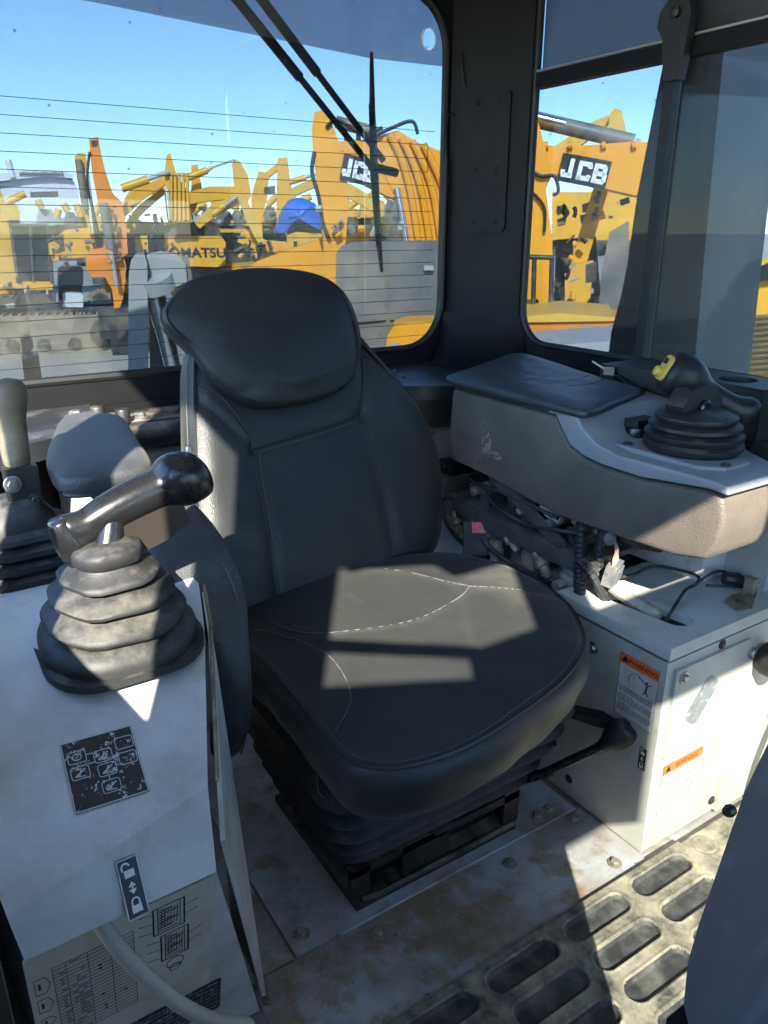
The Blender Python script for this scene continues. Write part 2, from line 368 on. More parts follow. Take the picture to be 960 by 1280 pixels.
# weld bead where the two plates meet
bm = NB(); tube(bm, [(.50 + .6*t/20, .923, .003 + .0015*random.random()) for t in range(21)], .003, 6); finish('weld_bead', bm, 'floor', cab_floor)

# rubber floor mat with moulded oval pockets
mx0, mx1, my0, my1 = .33, 1.56, .30, .733
nx, ny = 560, 210
ovals = []
for k, yy in enumerate([.691, .622, .553, .484, .415, .346]):
    for c in range(-2, 3):
        xx = 1.10 - .183*(c+2) if True else 0
        if xx < .33 + .08: continue
        ovals.append((xx, yy))
def mat_h(x, y):
    h = .010
    for ox, oy in ovals:
        if abs(x-ox) < .1 and abs(y-oy) < .04:
            dx = max(0, abs(x-ox)-.056); d = math.hypot(dx, y-oy) - .0225
            t = min(1, max(0, (d+.006)/.006)); h = .0015 + .0085*t
            if 0 <= d < .004: h += .0012
            return h
    d = abs(math.hypot(x-1.24, y-.697)-.026)
    if d < .004: h -= .003*(1-d/.004)
    e = min(x-mx0, my1-y)
    if e < .008: h *= max(.1, e/.008)
    elif e < .035: h += .0
    return h
verts = [(mx0+(mx1-mx0)*i/nx, my0+(my1-my0)*j/ny, mat_h(mx0+(mx1-mx0)*i/nx, my0+(my1-my0)*j/ny)+.002) for j in range(ny+1) for i in range(nx+1)]
faces = [(j*(nx+1)+i, j*(nx+1)+i+1, (j+1)*(nx+1)+i+1, (j+1)*(nx+1)+i) for j in range(ny) for i in range(nx)]
me = bpy.data.meshes.new('floor_mat'); me.from_pydata(verts, [], faces)
for p in me.polygons: p.use_smooth = True
me.materials.append(M['rubber_mat']); me.materials.append(M['mat_pocket'])
for p in me.polygons:
    if p.center.z < .0095 and p.center.y < my1-.01: p.material_index = 1
tag(mesh_obj('floor_mat', me, None), 'sandy black rubber floor mat with moulded oval pockets', 'floor mat')

# ================================================================== cab shell
cab = thing('bulldozer_cab', 'black trimmed bulldozer cab shell with corner post, rear and side windows', 'cab', (.75, 1.0, 0))
def framed(name, to3, outer, inner, r, t0, t1, mname, parent, k=8):
    """wall plate with one rounded opening; to3(a,b,t) maps plane coords, t0..t1 thickness"""
    (ax0, ay0, ax1, ay1), (bx0, by0, bx1, by1) = outer, inner
    inn = rrect((bx0+bx1)/2, (by0+by1)/2, bx1-bx0, by1-by0, r, k)
    cx, cy = (bx0+bx1)/2, (by0+by1)/2; out = []
    for x, y in inn:
        dx, dy = x-cx, y-cy; s = 1e9
        if dx > 1e-9: s = min(s, (ax1-cx)/dx)
        if dx < -1e-9: s = min(s, (ax0-cx)/dx)
        if dy > 1e-9: s = min(s, (ay1-cy)/dy)
        if dy < -1e-9: s = min(s, (ay0-cy)/dy)
        out.append((cx+dx*s, cy+dy*s))
    bm = NB()
    rings = [[to3(*p, t0) for p in out], [to3(*p, t0) for p in inn], [to3(*p, t1) for p in inn], [to3(*p, t1) for p in out]]
    vr = loft(bm, rings, cap=False)
    n = len(inn)
    for i in range(n): bm.faces.new((vr[3][i], vr[3][(i+1) % n], vr[0][(i+1) % n], vr[0][i]))
    return finish(name, bm, mname, parent, bevel=0, smooth=30), inn
RY = 1.95
toR = lambda a, b, t: (a, t, b)
rear_frame, inn = framed('window_frame', toR, (-.12, .80, 1.60, 2.0), (-.04, .868, 1.47, 1.80), .13, RY, RY+.022, 'frame', cab)
bm = NB(); tube(bm, [(x, RY+.004, z) for x, z in inn+inn[:1]], .011, 8, cap=False); finish('window_seal', bm, 'seal', rear_frame)
bm = NB(); box(bm, (-.08, RY+.03, .82), (1.52, RY+.036, 1.84)); rear_pane = finish('pane', bm, 'glass_rear', cab)
for i in range(18):
    z = 1.472-.0357*i; bm = NB(); x1 = 1.455 if i not in (1, 2, 3) else 1.43
    tube(bm, [(-.05, RY+.028, z), (x1, RY+.028, z)], .00075, 5); finish('heater_wire', bm, 'black_print', rear_pane)
bm = NB(); tube(bm, [(1.43, RY+.028, 1.436), (1.43, RY+.028, 1.365)], .0012, 5); finish('heater_wire', bm, 'black_print', rear_pane)
# dark film along the top of the rear pane, with a round cut-out
bm = NB(); hx, hz = 1.425, 1.70
pl = [(-.08, 1.612), (1.52, 1.640), (1.52, 1.84), (-.08, 1.84)]
cut = [(hx+.021*math.cos(R(15*k)), hz+.027*math.sin(R(15*k))) for k in range(24)]
def to_edge(x, z):
    dx, dz = x-hx, z-hz; s = 1e9
    if dx > 1e-9: s = min(s, (1.52-hx)/dx)
    if dx < -1e-9: s = min(s, (-.08-hx)/dx)
    if dz > 1e-9: s = min(s, (1.84-hz)/dz)
    if dz < -1e-9:
        g = .0175; b0 = 1.612+.0014 ; # lower edge z = 1.6134 + g*x
        s = min(s, (1.6134+g*hx-hz)/(dz-g*dx))
    return (hx+dx*s, hz+dz*s)
outl = [to_edge(x, z) for x, z in cut]
loft(bm, [[(x, RY+.0265, z) for x, z in outl], [(x, RY+.0265, z) for x, z in cut]], cap=False)
# corners of the strip the star-shaped ring does not reach
finish('sun_film', bm, 'film', rear_pane, smooth=0)
bm = NB(); tube(bm, [(hx+.0225*math.cos(R(10*k)), RY+.025, hz+.0285*math.sin(R(10*k))) for k in range(37)], .0022, 6, cap=False); finish('ring', bm, 'white_print', rear_pane)
# corner post
bm = NB(); prism_z(bm, [(1.485, RY-.004), (1.50, RY-.03), (1.585, 1.765), (1.598, 1.742), (1.622, 1.757), (1.70, 1.855), (1.70, 2.02), (1.53, 2.02)], .80, 2.0)
finish('corner_post', bm, 'frame', cab, bevel=.012, seg=3)
bm = NB()
rings = []
for t, (e, z) in enumerate([(.0, .97), (.012, .92), (.035, .87), (.075, .838), (.12, .826)]):
    rings.append([(1.475-e*.7, RY-.006-e*.4, z), (1.50-e*.9, RY-.035-e, z), (1.585-e*1.2, 1.76-e*1.0, z), (1.606-e*.5, 1.73-e*1.0, z), (1.62, 1.757-e, z), (1.68, 2.0, z), (1.50, 2.0, z)])
loft(bm, rings); finish('post_foot', bm, 'frame', cab, smooth=60)
# bolted cover plate on the post
pn = Vector((-.155, -.085, 0)).normalized(); px_ = Vector((.085, -.155, 0)).normalized()
pc = Vector((1.5425, 1.8425, 1.385)) + pn*.004
pd = Vector((1.585-1.50, 1.765-(RY-.03), 0)).normalized(); pn = Vector((pd.y, -pd.x, 0)); pn = pn if pn.x < 0 else -pn
pc = Vector((1.5425, 1.8425, 1.385))
cover = quad_sheet('cover_plate', pc-pn*.002, -pd if (-pd).cross(Vector((0,0,1))).dot(pn) > 0 else pd, (0, 0, 1), .125, .37, .012, 'frame', cab, r=.018)
for a in (-.035, .03):
    for b in (-.155, -.02, .155): bolt('dark', pc+pd*a+Vector((0, 0, b))+pn*.010, pn, cab)
bm = NB(); tube(bm, curve_pts([pc+pd*(-.09)+Vector((0, 0, .28))+pn*.004, pc+pd*(-.085)+Vector((0, 0, .24))+pn*.008, pc+pd*(-.075)+Vector((0, 0, .19))+pn*.003], 4), .004, 6); finish('cable_clip', bm, 'seal', cab)
# dangling wire at the edge of the rear window + black gas strut
bm = NB(); tube(bm, curve_pts([(1.50, 1.935, 1.51), (1.47, 1.93, 1.515), (1.455, 1.93, 1.48), (1.462, 1.93, 1.40), (1.47, 1.93, 1.33)], 5), .0022, 6); finish('wire', bm, 'seal', cab)
bm = NB(); tube(bm, [(1.462, 1.932, 1.40), (1.459, 1.932, .98)], .007, 8); tube(bm, [(1.462, 1.932, 1.42), (1.462, 1.932, 1.25)], .0045, 8); finish('strut', bm, 'seal', cab)

# right hand side wall with window
SX = 1.60
toS = lambda a, b, t: (t, a, b)
side_frame, inn = framed('window_frame', toS, (-.45, .80, 1.76, 2.0), (.05, .895, 1.728, 1.86), .10, SX, SX+.016, 'frame', cab)
bm = NB(); tube(bm, [(SX+.004, y, z) for y, z in inn+inn[:1]], .010, 8, cap=False); finish('window_seal', bm, 'seal', side_frame)
bm = NB(); box(bm, (SX-.004, .05, 1.562), (SX+.03, 1.735, 1.597)); finish('window_rail', bm, 'frame', side_frame, bevel=.004)
bm = NB(); box(bm, (SX-.004, .05, 1.5995), (SX+.004, 1.735, 1.6045)); finish('rail_trim', bm, 'steel', side_frame)
bm = NB(); box(bm, (SX+.000, 1.280, .89), (SX+.028, 1.306, 1.565)); finish('window_post', bm, 'seal', side_frame, bevel=.003)
bm = NB(); box(bm, (SX+.035, 1.30, .87), (SX+.040, 1.75, 1.565)); finish('pane', bm, 'glass_side', cab)
bm = NB(); box(bm, (SX+.018, .04, .87), (SX+.023, 1.285, 1.565)); finish('sliding_pane', bm, 'glass_slide', cab)
bm = NB(); box(bm, (SX+.035, .04, 1.59), (SX+.040, 1.75, 1.88)); up = finish('pane', bm, 'glass_side', cab)
bm = NB(); box(bm, (SX+.0325, .04, 1.606), (SX+.0332, 1.74, 1.88)); finish('sun_film', bm, 'film', up)
# latch of the sliding pane
lt = None
bm = NB(); prism_x(bm, [(1.245, 1.515), (1.285, 1.515), (1.293, 1.56), (1.30, 1.60), (1.318, 1.625), (1.312, 1.655), (1.29, 1.675), (1.245, 1.675), (1.232, 1.64), (1.238, 1.57)], SX-.030, SX-.006)
lt = finish('latch', bm, 'black_plastic', side_frame, bevel=.006, seg=3)
bm = NB(); lathe(bm, [(.012, 0), (.012, .012), (.006, .016), (0, .016)], (SX-.028, 1.268, 1.645), (-1, 0, 0), 14); finish('latch_button', bm, 'black_plastic', lt)
# lower walls
bm = NB(); box(bm, (.30, 1.66, -.01), (1.60, 1.93, .70)); finish('bulkhead', bm, 'paint', cab, bevel=.01)
bm = NB(); box(bm, (1.575, -.30, -.01), (1.66, 1.93, .80)); finish('bulkhead', bm, 'paint', cab, bevel=.004)
bm = NB(); box(bm, (-.12, .80, -.01), (-.06, 1.95, .84)); finish('bulkhead', bm, 'paint', cab, bevel=.004)
bm = NB(); box(bm, (-.12, 1.935, -.05), (1.60, 1.975, .80)); finish('lower_wall', bm, 'frame', cab)
# black ledge under the rear window (with its front lip, a notch and a hole)
bm = NB(); prism_z(bm, [(1.02, 1.955), (1.02, 1.68), (1.10, 1.68), (1.125, 1.655), (1.235, 1.585), (1.62, 1.585), (1.62, 1.955)], .785, .822)
ledge = finish('ledge', bm, 'ledge', cab, bevel=.006, seg=2)
bm = NB(); prism_z(bm, [(1.06, 1.72), (1.145, 1.675), (1.25, 1.605), (1.60, 1.605), (1.60, 1.72)], .705, .784); finish('ledge_lip', bm, 'metal_black', ledge, bevel=.003)
bm = NB(); d_ = Vector((.105, -.07, 0)).normalized(); lathe(bm, [(.0001, 0), (.014, 0), (.014, .003), (.0001, .003)], Vector((1.195, 1.6395, .738)), (-.07/.126, -.105/.126, 0), 16); finish('hole', bm, 'black_print', ledge)
for p in [(1.20, 1.76), (1.24, 1.86), (1.28, 1.74)]: bolt('black', (p[0], p[1], .822), (0, 0, 1), ledge)
bm = NB(); prism_z(bm, [(-.06, 1.955), (-.06, 1.60), (.16, 1.60), (.28, 1.66), (.40, 1.80), (.40, 1.955)], .765, .805); l2 = finish('ledge', bm, 'ledge', cab, bevel=.008)
bm = NB(); prism_z(bm, [(.405, 1.955), (.405, 1.80), (1.018, 1.80), (1.018, 1.955)], .745, .782); finish('ledge', bm, 'metal_black', cab, bevel=.004)
bm = NB(); tube(bm, curve_pts([(.30, 1.62, .73), (.40, 1.715, .752), (.46, 1.75, .757), (.60, 1.765, .757), (1.02, 1.77, .757)], 5), .030, 10); finish('ledge_rail', bm, 'metal_black', cab)
bolt('big', (.345, 1.83, .805), (0, 0, 1), cab); bolt('big', (.49, 1.835, .782), (0, 0, 1), cab)
for p in [(.402, 1.87, .782), (.445, 1.81, .782)]:
    bm = NB(); lathe(bm, [(.017, 0), (.017, .028), (.015, .032), (0, .032)], p, (0, 0, 1), 16); finish('rubber_stop', bm, 'black_plastic', cab)

# roof, header, front posts, door, and unseen blockers added to shape the sun
bm = NB(); box(bm, (-.36, -.42, 2.00), (1.72, 2.05, 2.08)); finish('roof', bm, 'visor', cab, bevel=.02)
bm = NB(); box(bm, (-.10, -.42, 1.88), (1.70, -.34, 2.0)); finish('header', bm, 'frame', cab, bevel=.01)
bm = NB(); tube(bm, [(-.32, -.26, -.06), (-.32, -.26, 2.0)], .030, 10); finish('post', bm, 'frame', cab)
bm = NB(); box(bm, (1.56, -.42, -.06), (1.70, -.32, 2.0)); finish('post', bm, 'frame', cab, bevel=.01)
bm = NB(); box(bm, (-.20, .02, 1.80), (-.10, 1.98, 2.0)); finish('header', bm, 'frame', cab, bevel=.01)
bm = NB(); box(bm, (-.18, .60, -.06), (-.10, .76, 1.82)); finish('sun_block_post', bm, 'frame', cab, bevel=.01)  # unseen; moved and widened to keep sun off the armrest pad
bm = NB(); box(bm, (-.18, 1.86, -.06), (-.08, 2.01, 1.82)); finish('post', bm, 'frame', cab, bevel=.01)
bm = NB(); box(bm, (-.06, -.40, -.06), (1.56, -.34, .66)); finish('bulkhead', bm, 'visor', cab, bevel=.01)
bm = NB(); box(bm, (-.17, .27, -.06), (-.13, .598, 1.06)); dr = finish('door', bm, 'visor', cab, bevel=.01)  # unseen; shut and sized to shade the lower console from the sun
bm = NB(); box(bm, (-.152, .27, 1.06), (-.147, .598, 1.80)); finish('door_pane', bm, 'glass_clear', dr)
bm = NB(); box(bm, (-.18, .01, -.06), (-.12, .265, 2.0)); finish('sun_block_post', bm, 'visor', cab, bevel=.01)  # unseen; added this wide to keep sun off the backrest
for (a, b, zt_) in [((-.15, .01), (-.32, -.26), 1.49), ((-.32, -.26), (-.08, -.385), 1.555)]:
    d = Vector((b[0]-a[0], b[1]-a[1], 0)).normalized(); nn = Vector((d.y, -d.x, 0))*.02; A_, B_ = Vector((*a, 0)), Vector((*b, 0))
    def slab4(z0, z1, k): return [[q+Vector((0, 0, z)) for q in (A_-nn*k, B_-nn*k, B_+nn*k, A_+nn*k)] for z in (z0, z1)]
    bm = NB(); prism(bm, *slab4(-.06, zt_, 1)); qp = finish('quarter_sun_block', bm, 'visor', cab, bevel=.004)  # unseen; height chosen to trim the sun patch on the cushion
    bm = NB(); prism(bm, *slab4(zt_, 1.915, .12)); finish('quarter_pane', bm, 'glass_clear', qp)
    bm = NB(); prism(bm, *slab4(1.915, 2.0, 1.2)); finish('header', bm, 'frame', cab, bevel=.004)
bm = NB(); tube(bm, [(-.135, -.03, 1.45), (-.05, -.36, 1.60)], .014, 10); finish('shadow_bar', bm, 'frame', cab)  # unseen bar added to throw a shadow band across the cushion
bm = NB(); box(bm, (-.06, -.40, 1.36), (1.56, -.35, 1.60)); finish('rail', bm, 'frame', cab, bevel=.01)  # unseen band added to block sun between the lit areas
bm = NB(); box(bm, (.11, -.35, 1.55), (.28, -.335, 1.713)); finish('sun_block_plate', bm, 'frame', cab, bevel=.004)  # unseen plates, this and the next ones, added to cut the sun patches
bm = NB(); box(bm, (.11, -.352, 1.715), (1.54, -.333, 1.90)); finish('sun_block_plate', bm, 'frame', cab, bevel=.004)
bm = NB(); box(bm, (.60, -.35, 1.55), (1.54, -.335, 1.713)); finish('sun_block_plate', bm, 'frame', cab, bevel=.004)
bm = NB(); box(bm, (-.145, .76, .84), (-.140, 1.86, 1.80)); finish('pane', bm, 'glass_clear', cab)
bm = NB(); box(bm, (-.06, -.385, .66), (1.56, -.380, 1.36)); finish('pane', bm, 'glass_front', cab)
bm = NB(); box(bm, (-.06, -.385, 1.60), (1.56, -.380, 1.88)); finish('pane', bm, 'glass_clear', cab)
bm = NB(); box(bm, (-.055, .545, -.005), (-.012, .62, .72)); finish('door_jamb', bm, 'seal', cab, bevel=.008)

# own machine outside: ROPS post beside the side window
bm = NB()
rings = []
for z, a, b in [(-.6, 1.30, 1.66), (.80, 1.31, 1.617), (.92, 1.315, 1.612), (1.02, 1.32, 1.590), (1.11, 1.325, 1.578), (1.3, 1.335, 1.568), (1.6, 1.35, 1.53), (2.35, 1.37, 1.45)]:
    rings.append([(1.86, a, z), (1.86, b, z), (2.12, b, z), (2.12, a, z)])
loft(bm, rings); rops = finish('rops_post', bm, 'rops', None, bevel=.02, seg=2)
tag(rops, 'dark grey steel roll-over post standing outside the sliding side window', 'post')

# rear wiper on the outside of the rear glass
wp = thing('window_wiper', 'black twin-arm wiper with an upright blade on the rear glass', 'wiper', (.9, 2.0, 1.75))
bm = NB()
for a, b in [((.84, 2.012, 1.765), (1.262, 2.012, 1.372)), ((.905, 2.012, 1.775), (1.300, 2.012, 1.392))]:
    a = Vector(a); b = Vector(b); m_ = a.lerp(b, .48)
    tube(bm, [a, m_], .0125, 6); tube(bm, [m_, b], .0085, 6)
finish('wiper_arm', bm, 'frame', wp)
bm = NB(); tube(bm, [(1.255, 2.012, 1.375), (1.345, 2.012, 1.362)], .012, 8); finish('arm_link', bm, 'frame', wp)
bm = NB(); tube(bm, [(1.254, 2.000, 1.655), (1.257, 2.002, 1.50), (1.264, 2.004, 1.35), (1.275, 2.002, 1.2), (1.286, 2.0, 1.09)], [.005, .009, .012, .009, .005], 6); finish('wiper_blade', bm, 'seal', wp)
bm = NB(); tube(bm, [(1.245, 1.996, 1.53), (1.252, 1.996, 1.35), (1.268, 1.996, 1.16)], .0035, 6); finish('blade_spine', bm, 'frame', wp)

# ================================================================== operator seat
seat = thing('operator_seat', 'black leather operator seat with padded headrest on a folded rubber suspension', 'seat', (.75, 1.05, .004))
# cushion
co = [(.452, 1.19), (.447, 1.068), (.444, .916), (.437, .785), (.463, .737), (.512, .713), (.592, .705), (.694, .719), (.826, .751), (.932, .802), (1.005, .877), (1.055, .982), (1.066, 1.113), (1.033, 1.225), (.955, 1.30), (.75, 1.33), (.53, 1.29)]
SEAMS = [[(.515, 1.19), (.56, 1.10), (.72, 1.055), (.86, 1.07), (.92, 1.10)], [(.92, 1.10), (.87, 1.20), (.82, 1.29)], [(.92, 1.10), (1.0, 1.04), (1.05, .975)], [(.455, 1.20), (.50, 1.15), (.545, 1.03), (.52, .90), (.455, .835)]]
SEAM_PTS = [q for sm in SEAMS for q in curve_pts([(a, b, 0) for a, b in sm], 8)]
def ctop(a, b, s):
    z = .512 + .018*(1-s**3)
    z -= .012*math.exp(-((a-.74)/.16)**2-((b-1.08)/.15)**2)
    z += .003*noise.noise(Vector((a*9, b*9, 3))) + (.012*(b-1.0) if b > 1.0 else 0)
    d2 = min((a-q.x)**2+(b-q.y)**2 for q in SEAM_PTS); z -= .0045*math.exp(-d2/.00012)
    # pulled wrinkles running out from the seam joint and the rear corners
    z += .0016*math.sin(60*(a-b*.4)+4*noise.noise(Vector((a*5, b*5, 0))))*math.exp(-((a-.55)/.10)**2-((b-1.20)/.10)**2)
    z += .0014*math.sin(70*(b+a*.3)+4*noise.noise(Vector((a*6, b*6, 2))))*math.exp(-((a-1.0)/.08)**2-((b-1.12)/.12)**2)
    return z
cz = lambda a, b: .509
bm, oc = pad(co, lambda a, b, h: (a, b, h), ctop, [(.004, .508), (.012, .497), (.015, .475), (.010, .445), (-.002, .42), (-.03, .402), (-.09, .398)], rings=44, k=9)
for v in bm.verts:
    if v.co.z < .495: v.co += Vector((noise.noise(v.co*14), noise.noise(v.co*14+Vector((5, 0, 0))), 0))*.006
cush = finish('seat_cushion', bm, 'leather', seat, smooth=70)
bm = NB(); tube(bm, [(p.x, p.y, .5105) for p in oc] + [(oc[0].x, oc[0].y, .5105)], .0042, 6, cap=False); finish('piping', bm, 'piping', cush)
def on_top(pts, k=8):
    o = curve_pts([(a, b, 0) for a, b in pts], k); ncx = sum(p.x for p in oc)/len(oc); ncy = sum(p.y for p in oc)/len(oc); out = []
    for p in o:
        # s = fraction of the way to the outline along this bearing
        best = 0; ang = math.atan2(p.y-ncy, p.x-ncx)
        q = min(oc, key=lambda t: abs(math.atan2(math.sin(math.atan2(t.y-ncy, t.x-ncx)-ang), math.cos(math.atan2(t.y-ncy, t.x-ncx)-ang))))
        s = min(1, (p-Vector((ncx, ncy, 0))).length / max(1e-6, (q-Vector((ncx, ncy, 0))).length))
        out.append((p.x, p.y, ctop(p.x, p.y, s)+.0006))
    return out
for pts in SEAMS:
    bm = NB(); tube(bm, on_top(pts), .0011, 5); finish('seam', bm, 'thread', cush)
bm = NB(); st = [p for p in oc if True]
for i in range(0, len(st)):
    a = st[i]; b = st[(i+1) % len(st)]
    for t in (0, .5):
        p = a.lerp(b, t); q = a.lerp(b, t+.3); c_ = Vector((.75, 1.0, 0)); p = p+(c_-p).normalized()*.010; q = q+(c_-q).normalized()*.010
        tube(bm, [(p.x, p.y, ctop(p.x, p.y, .97)+.0004), (q.x, q.y, ctop(q.x, q.y, .97)+.0004)], .0008, 4)
finish('stitching', bm, 'thread', cush)
# skirt piece at the front left corner
bm = NB(); tube(bm, curve_pts([(.447, .83, .505), (.430, .845, .46), (.436, .86, .40), (.45, .87, .37)], 5), .0011, 5); finish('seam', bm, 'thread', cush)

# backrest in its own leaning frame
YB, LB = R(8), R(23)
BO = Vector((.735, 1.285, .47)); Br = Vector((math.cos(YB), math.sin(YB), 0)); Bb = Vector((-math.sin(YB), math.cos(YB), 0))
Bu = Bb*math.sin(LB)+Vector((0, 0, math.cos(LB))); Bn = -Bb*math.cos(LB)+Vector((0, 0, math.sin(LB)))
fb = lambda a, b, h: BO + Br*a + Bu*b + Bn*h
bo = [(-.150, .60), (-.190, .547), (-.210, .49), (-.226, .431), (-.246, .35), (-.263, .279), (-.282, .20), (-.294, .13), (-.292, .07), (-.265, .02), (-.17, -.02), (-.02, -.03), (.14, -.02), (.25, .012), (.307, .06), (.332, .111), (.354, .184), (.365, .272), (.350, .35), (.315, .425), (.255, .511), (.204, .575), (.12, .62), (-.02, .635)]
def btop(a, b, s):
    cxm = .03; w = .30
    t = (a-cxm)/w
    h = -.012 + .026*min(1.3, abs(t))**2.2
    h += .018*math.exp(-((b-.16)/.13)**2)*(1-min(1, abs(t))**2)
    edge = max(0, s-.80)/.20
    h -= .022*edge**2.4
    h += .0035*noise.noise(Vector((a*8, b*8, 1)))
    h += .0018*math.sin(55*b+6*noise.noise(Vector((a*6, b*4, 5))))*math.exp(-((b-.06)/.06)**2)
    h += .0015*math.sin(48*(a+b)+5*noise.noise(Vector((a*6, b*6, 9))))*math.exp(-((a+.20)/.06)**2-((b-.20)/.14)**2)
    # creases along the panel seams
    for (ax0, bx0, ax1, bx1) in [(-.121, .349, -.160, .03), (.174, .374, .158, .08), (-.121, .349, .174, .374), (-.215, .47, -.121, .349), (.174, .374, .225, .52)]:
        d = Vector((ax1-ax0, bx1-bx0)); L2 = d.length_squared; u_ = max(0, min(1, ((a-ax0)*d.x+(b-bx0)*d.y)/L2))
        dist = math.hypot(a-ax0-d.x*u_, b-bx0-d.y*u_); h -= .006*math.exp(-(dist/.010)**2)
    return h
bm, ob = pad(bo, fb, btop, [(.003, -.012), (.006, -.03), (.004, -.06), (-.004, -.09), (-.02, -.11), (-.06, -.118)], rings=26, k=7)
back = finish('backrest', bm, 'leather', seat, smooth=70)
bm = NB(); tube(bm, [fb(p.x, p.y, -.0115) for p in ob] + [fb(ob[0].x, ob[0].y, -.0115)], .0042, 6, cap=False); finish('piping', bm, 'piping', back)
def s_of(a, b):
    n_ = len(ob); ncx = sum(p.x for p in ob)/n_; ncy = sum(p.y for p in ob)/n_; ang = math.atan2(b-ncy, a-ncx)
    q = min(ob, key=lambda t: abs(math.atan2(math.sin(math.atan2(t.y-ncy, t.x-ncx)-ang), math.cos(math.atan2(t.y-ncy, t.x-ncx)-ang))))
    return min(1, math.hypot(a-ncx, b-ncy)/max(1e-6, math.hypot(q.x-ncx, q.y-ncy)))
def seam_b(pts, r=.0022, lift=.002, mname='piping', nm='seam'):
    o = curve_pts([(a, b, 0) for a, b in pts], 14); bm = NB(); tube(bm, [fb(p.x, p.y, btop(p.x, p.y, s_of(p.x, p.y))+lift) for p in o], r, 6); finish(nm, bm, mname, back)
seam_b([(-.205, .500), (-.160, .455), (-.128, .39), (-.121, .349), (-.135, .26), (-.152, .13), (-.158, .03)])
seam_b([(-.121, .349), (.02, .358), (.174, .374)])
seam_b([(.224, .545), (.205, .46), (.176, .374), (.168, .25), (.160, .08)])
seam_b([(-.11, .340), (.02, .349), (.165, .364)], .0008, .0015, 'thread', 'stitching')
seam_b([(-.110, .34), (-.125, .26), (-.142, .13), (-.148, .03)], .0007, .0015, 'thread', 'stitching')
# stitched side strip on the left flank
bm = NB(); tube(bm, [fb(p.x-.008, p.y, -.028) for p in ob[2:60] if p.x < -.18], .0009, 5); finish('stitching', bm, 'thread', back)
# headrest pad, standing forward of the backrest
ho = [(-.244, .615), (-.214, .655), (-.150, .688), (-.019, .700), (.112, .684), (.176, .642), (.193, .575), (.177, .504), (.130, .450), (.055, .427), (-.066, .425), (-.130, .446), (-.175, .492), (-.205, .556)]
def htop(a, b, s):
    wr = .0022*math.sin(80*b+5*noise.noise(Vector((a*7, b*5, 1))))*math.exp(-((b-.455)/.022)**2)
    return wr + .062 - .022*max(0, s)**4 - .05*max(0, abs(a+.03)/.23)**4*.3 + .003*noise.noise(Vector((a*10, b*10, 7)))
fh = lambda a, b, h: fb(a, b, h)
bm, oh = pad(ho, fh, htop, [(.005, .034), (.008, .024), (.006, .010), (-.004, -.006), (-.02, -.05)], rings=30, k=9)
hd = finish('headrest', bm, 'leather_head', back, smooth=75)
bm = NB(); tube(bm, [fb(p.x*1.03, p.y+.0, .012) for p in oh] + [fb(oh[0].x*1.03, oh[0].y, .012)], .0022, 6, cap=False); finish('seam', bm, 'piping', hd)
# tag label on the seat front
# suspension: folded bellows
bm = NB(); rings = []
prof = [(.085, -.05), (.10, -.030), (.118, -.004), (.124, .002), (.130, -.004), (.142, -.022), (.148, -.022), (.160, .004), (.167, .010), (.174, .004), (.186, -.016), (.192, -.016), (.205, .010), (.212, .016), (.219, .010), (.232, -.010), (.238, -.010), (.252, .014), (.259, .020), (.266, .014), (.28, -.006), (.287, -.006), (.300, .016), (.308, .022), (.316, .016), (.33, .0), (.36, .004), (.405, -.004)]
for z, e in prof:
    t = (z-.085)/.32
    x0, x1, y0, y1 = .525-.055*t, .985+.045*t, .945-.085*t, 1.27+.02*t
    pl = rrect((x0+x1)/2, (y0+y1)/2, x1-x0+2*e, y1-y0+2*e, .06, 5)
    rings.append([(x+.004*noise.noise(Vector((x*7, y*7, z*20))), y+.004*noise.noise(Vector((x*7+4, y*7, z*20))), z-.02*(y-1.1)) for x, y in pl])
loft(bm, rings); finish('suspension_bellows', bm, 'bellows', seat, smooth=55)
# base bracket with cut-outs
bm = NB(); box(bm, (.552, .948, .004), (.948, 1.30, .022)); finish('base_plate', bm, 'metal_black', seat, bevel=.003)
bm = NB()
pl = [(.545, .004), (.545, .085), (.560, .092), (.94, .092), (.956, .085), (.956, .004)]
for (x0, x1, z0, z1) in [(.545, .585, .022, .095), (.66, .735, .022, .095), (.735, .77, .022, .085), (.915, .956, .022, .11)]: box(bm, (x0, .952, z0), (x1, .966, z1))
box(bm, (.545, .952, .080), (.956, .967, .098)); finish('base_bracket', bm, 'metal_black', seat, bevel=.003)
bm = NB(); box(bm, (.585, .99, .022), (.915, 1.01, .095)); finish('slide_rail', bm, 'frame', seat)
bm = NB(); tube(bm, [(.565, .950, .0235), (.60, .945, .0235), (.94, .945, .0235)], .006, 8); finish('slide_bar', bm, 'metal_black', seat)
for x in (.575, .925): bolt('black', (x, .975, .022), (0, 0, 1), seat)
bm = NB(); box(bm, (.50, .872, .342), (.60, .90, .356)); box(bm, (.50, .868, .315), (.55, .878, .356)); finish('adjuster_lever', bm, 'boot', seat, bevel=.004)
# grey flat lever at the right of the cushion
pl = [(1.035, .985), (1.05, .992), (1.125, .885), (1.118, .862), (1.098, .858), (1.085, .875)]
bm = NB(); prism_z(bm, pl, .250, .266); gl = finish('tilt_lever', bm, 'black_plastic', seat, bevel=.004)
bm = NB()
for k in range(9):
    t = k/8; p = Vector((1.048, .968, .267)).lerp(Vector((1.098, .884, .267)), t); box(bm, (p.x-.004, p.y-.002, .266), (p.x+.010, p.y+.002, .2685))
finish('grip_ribs', bm, 'black_plastic', gl)

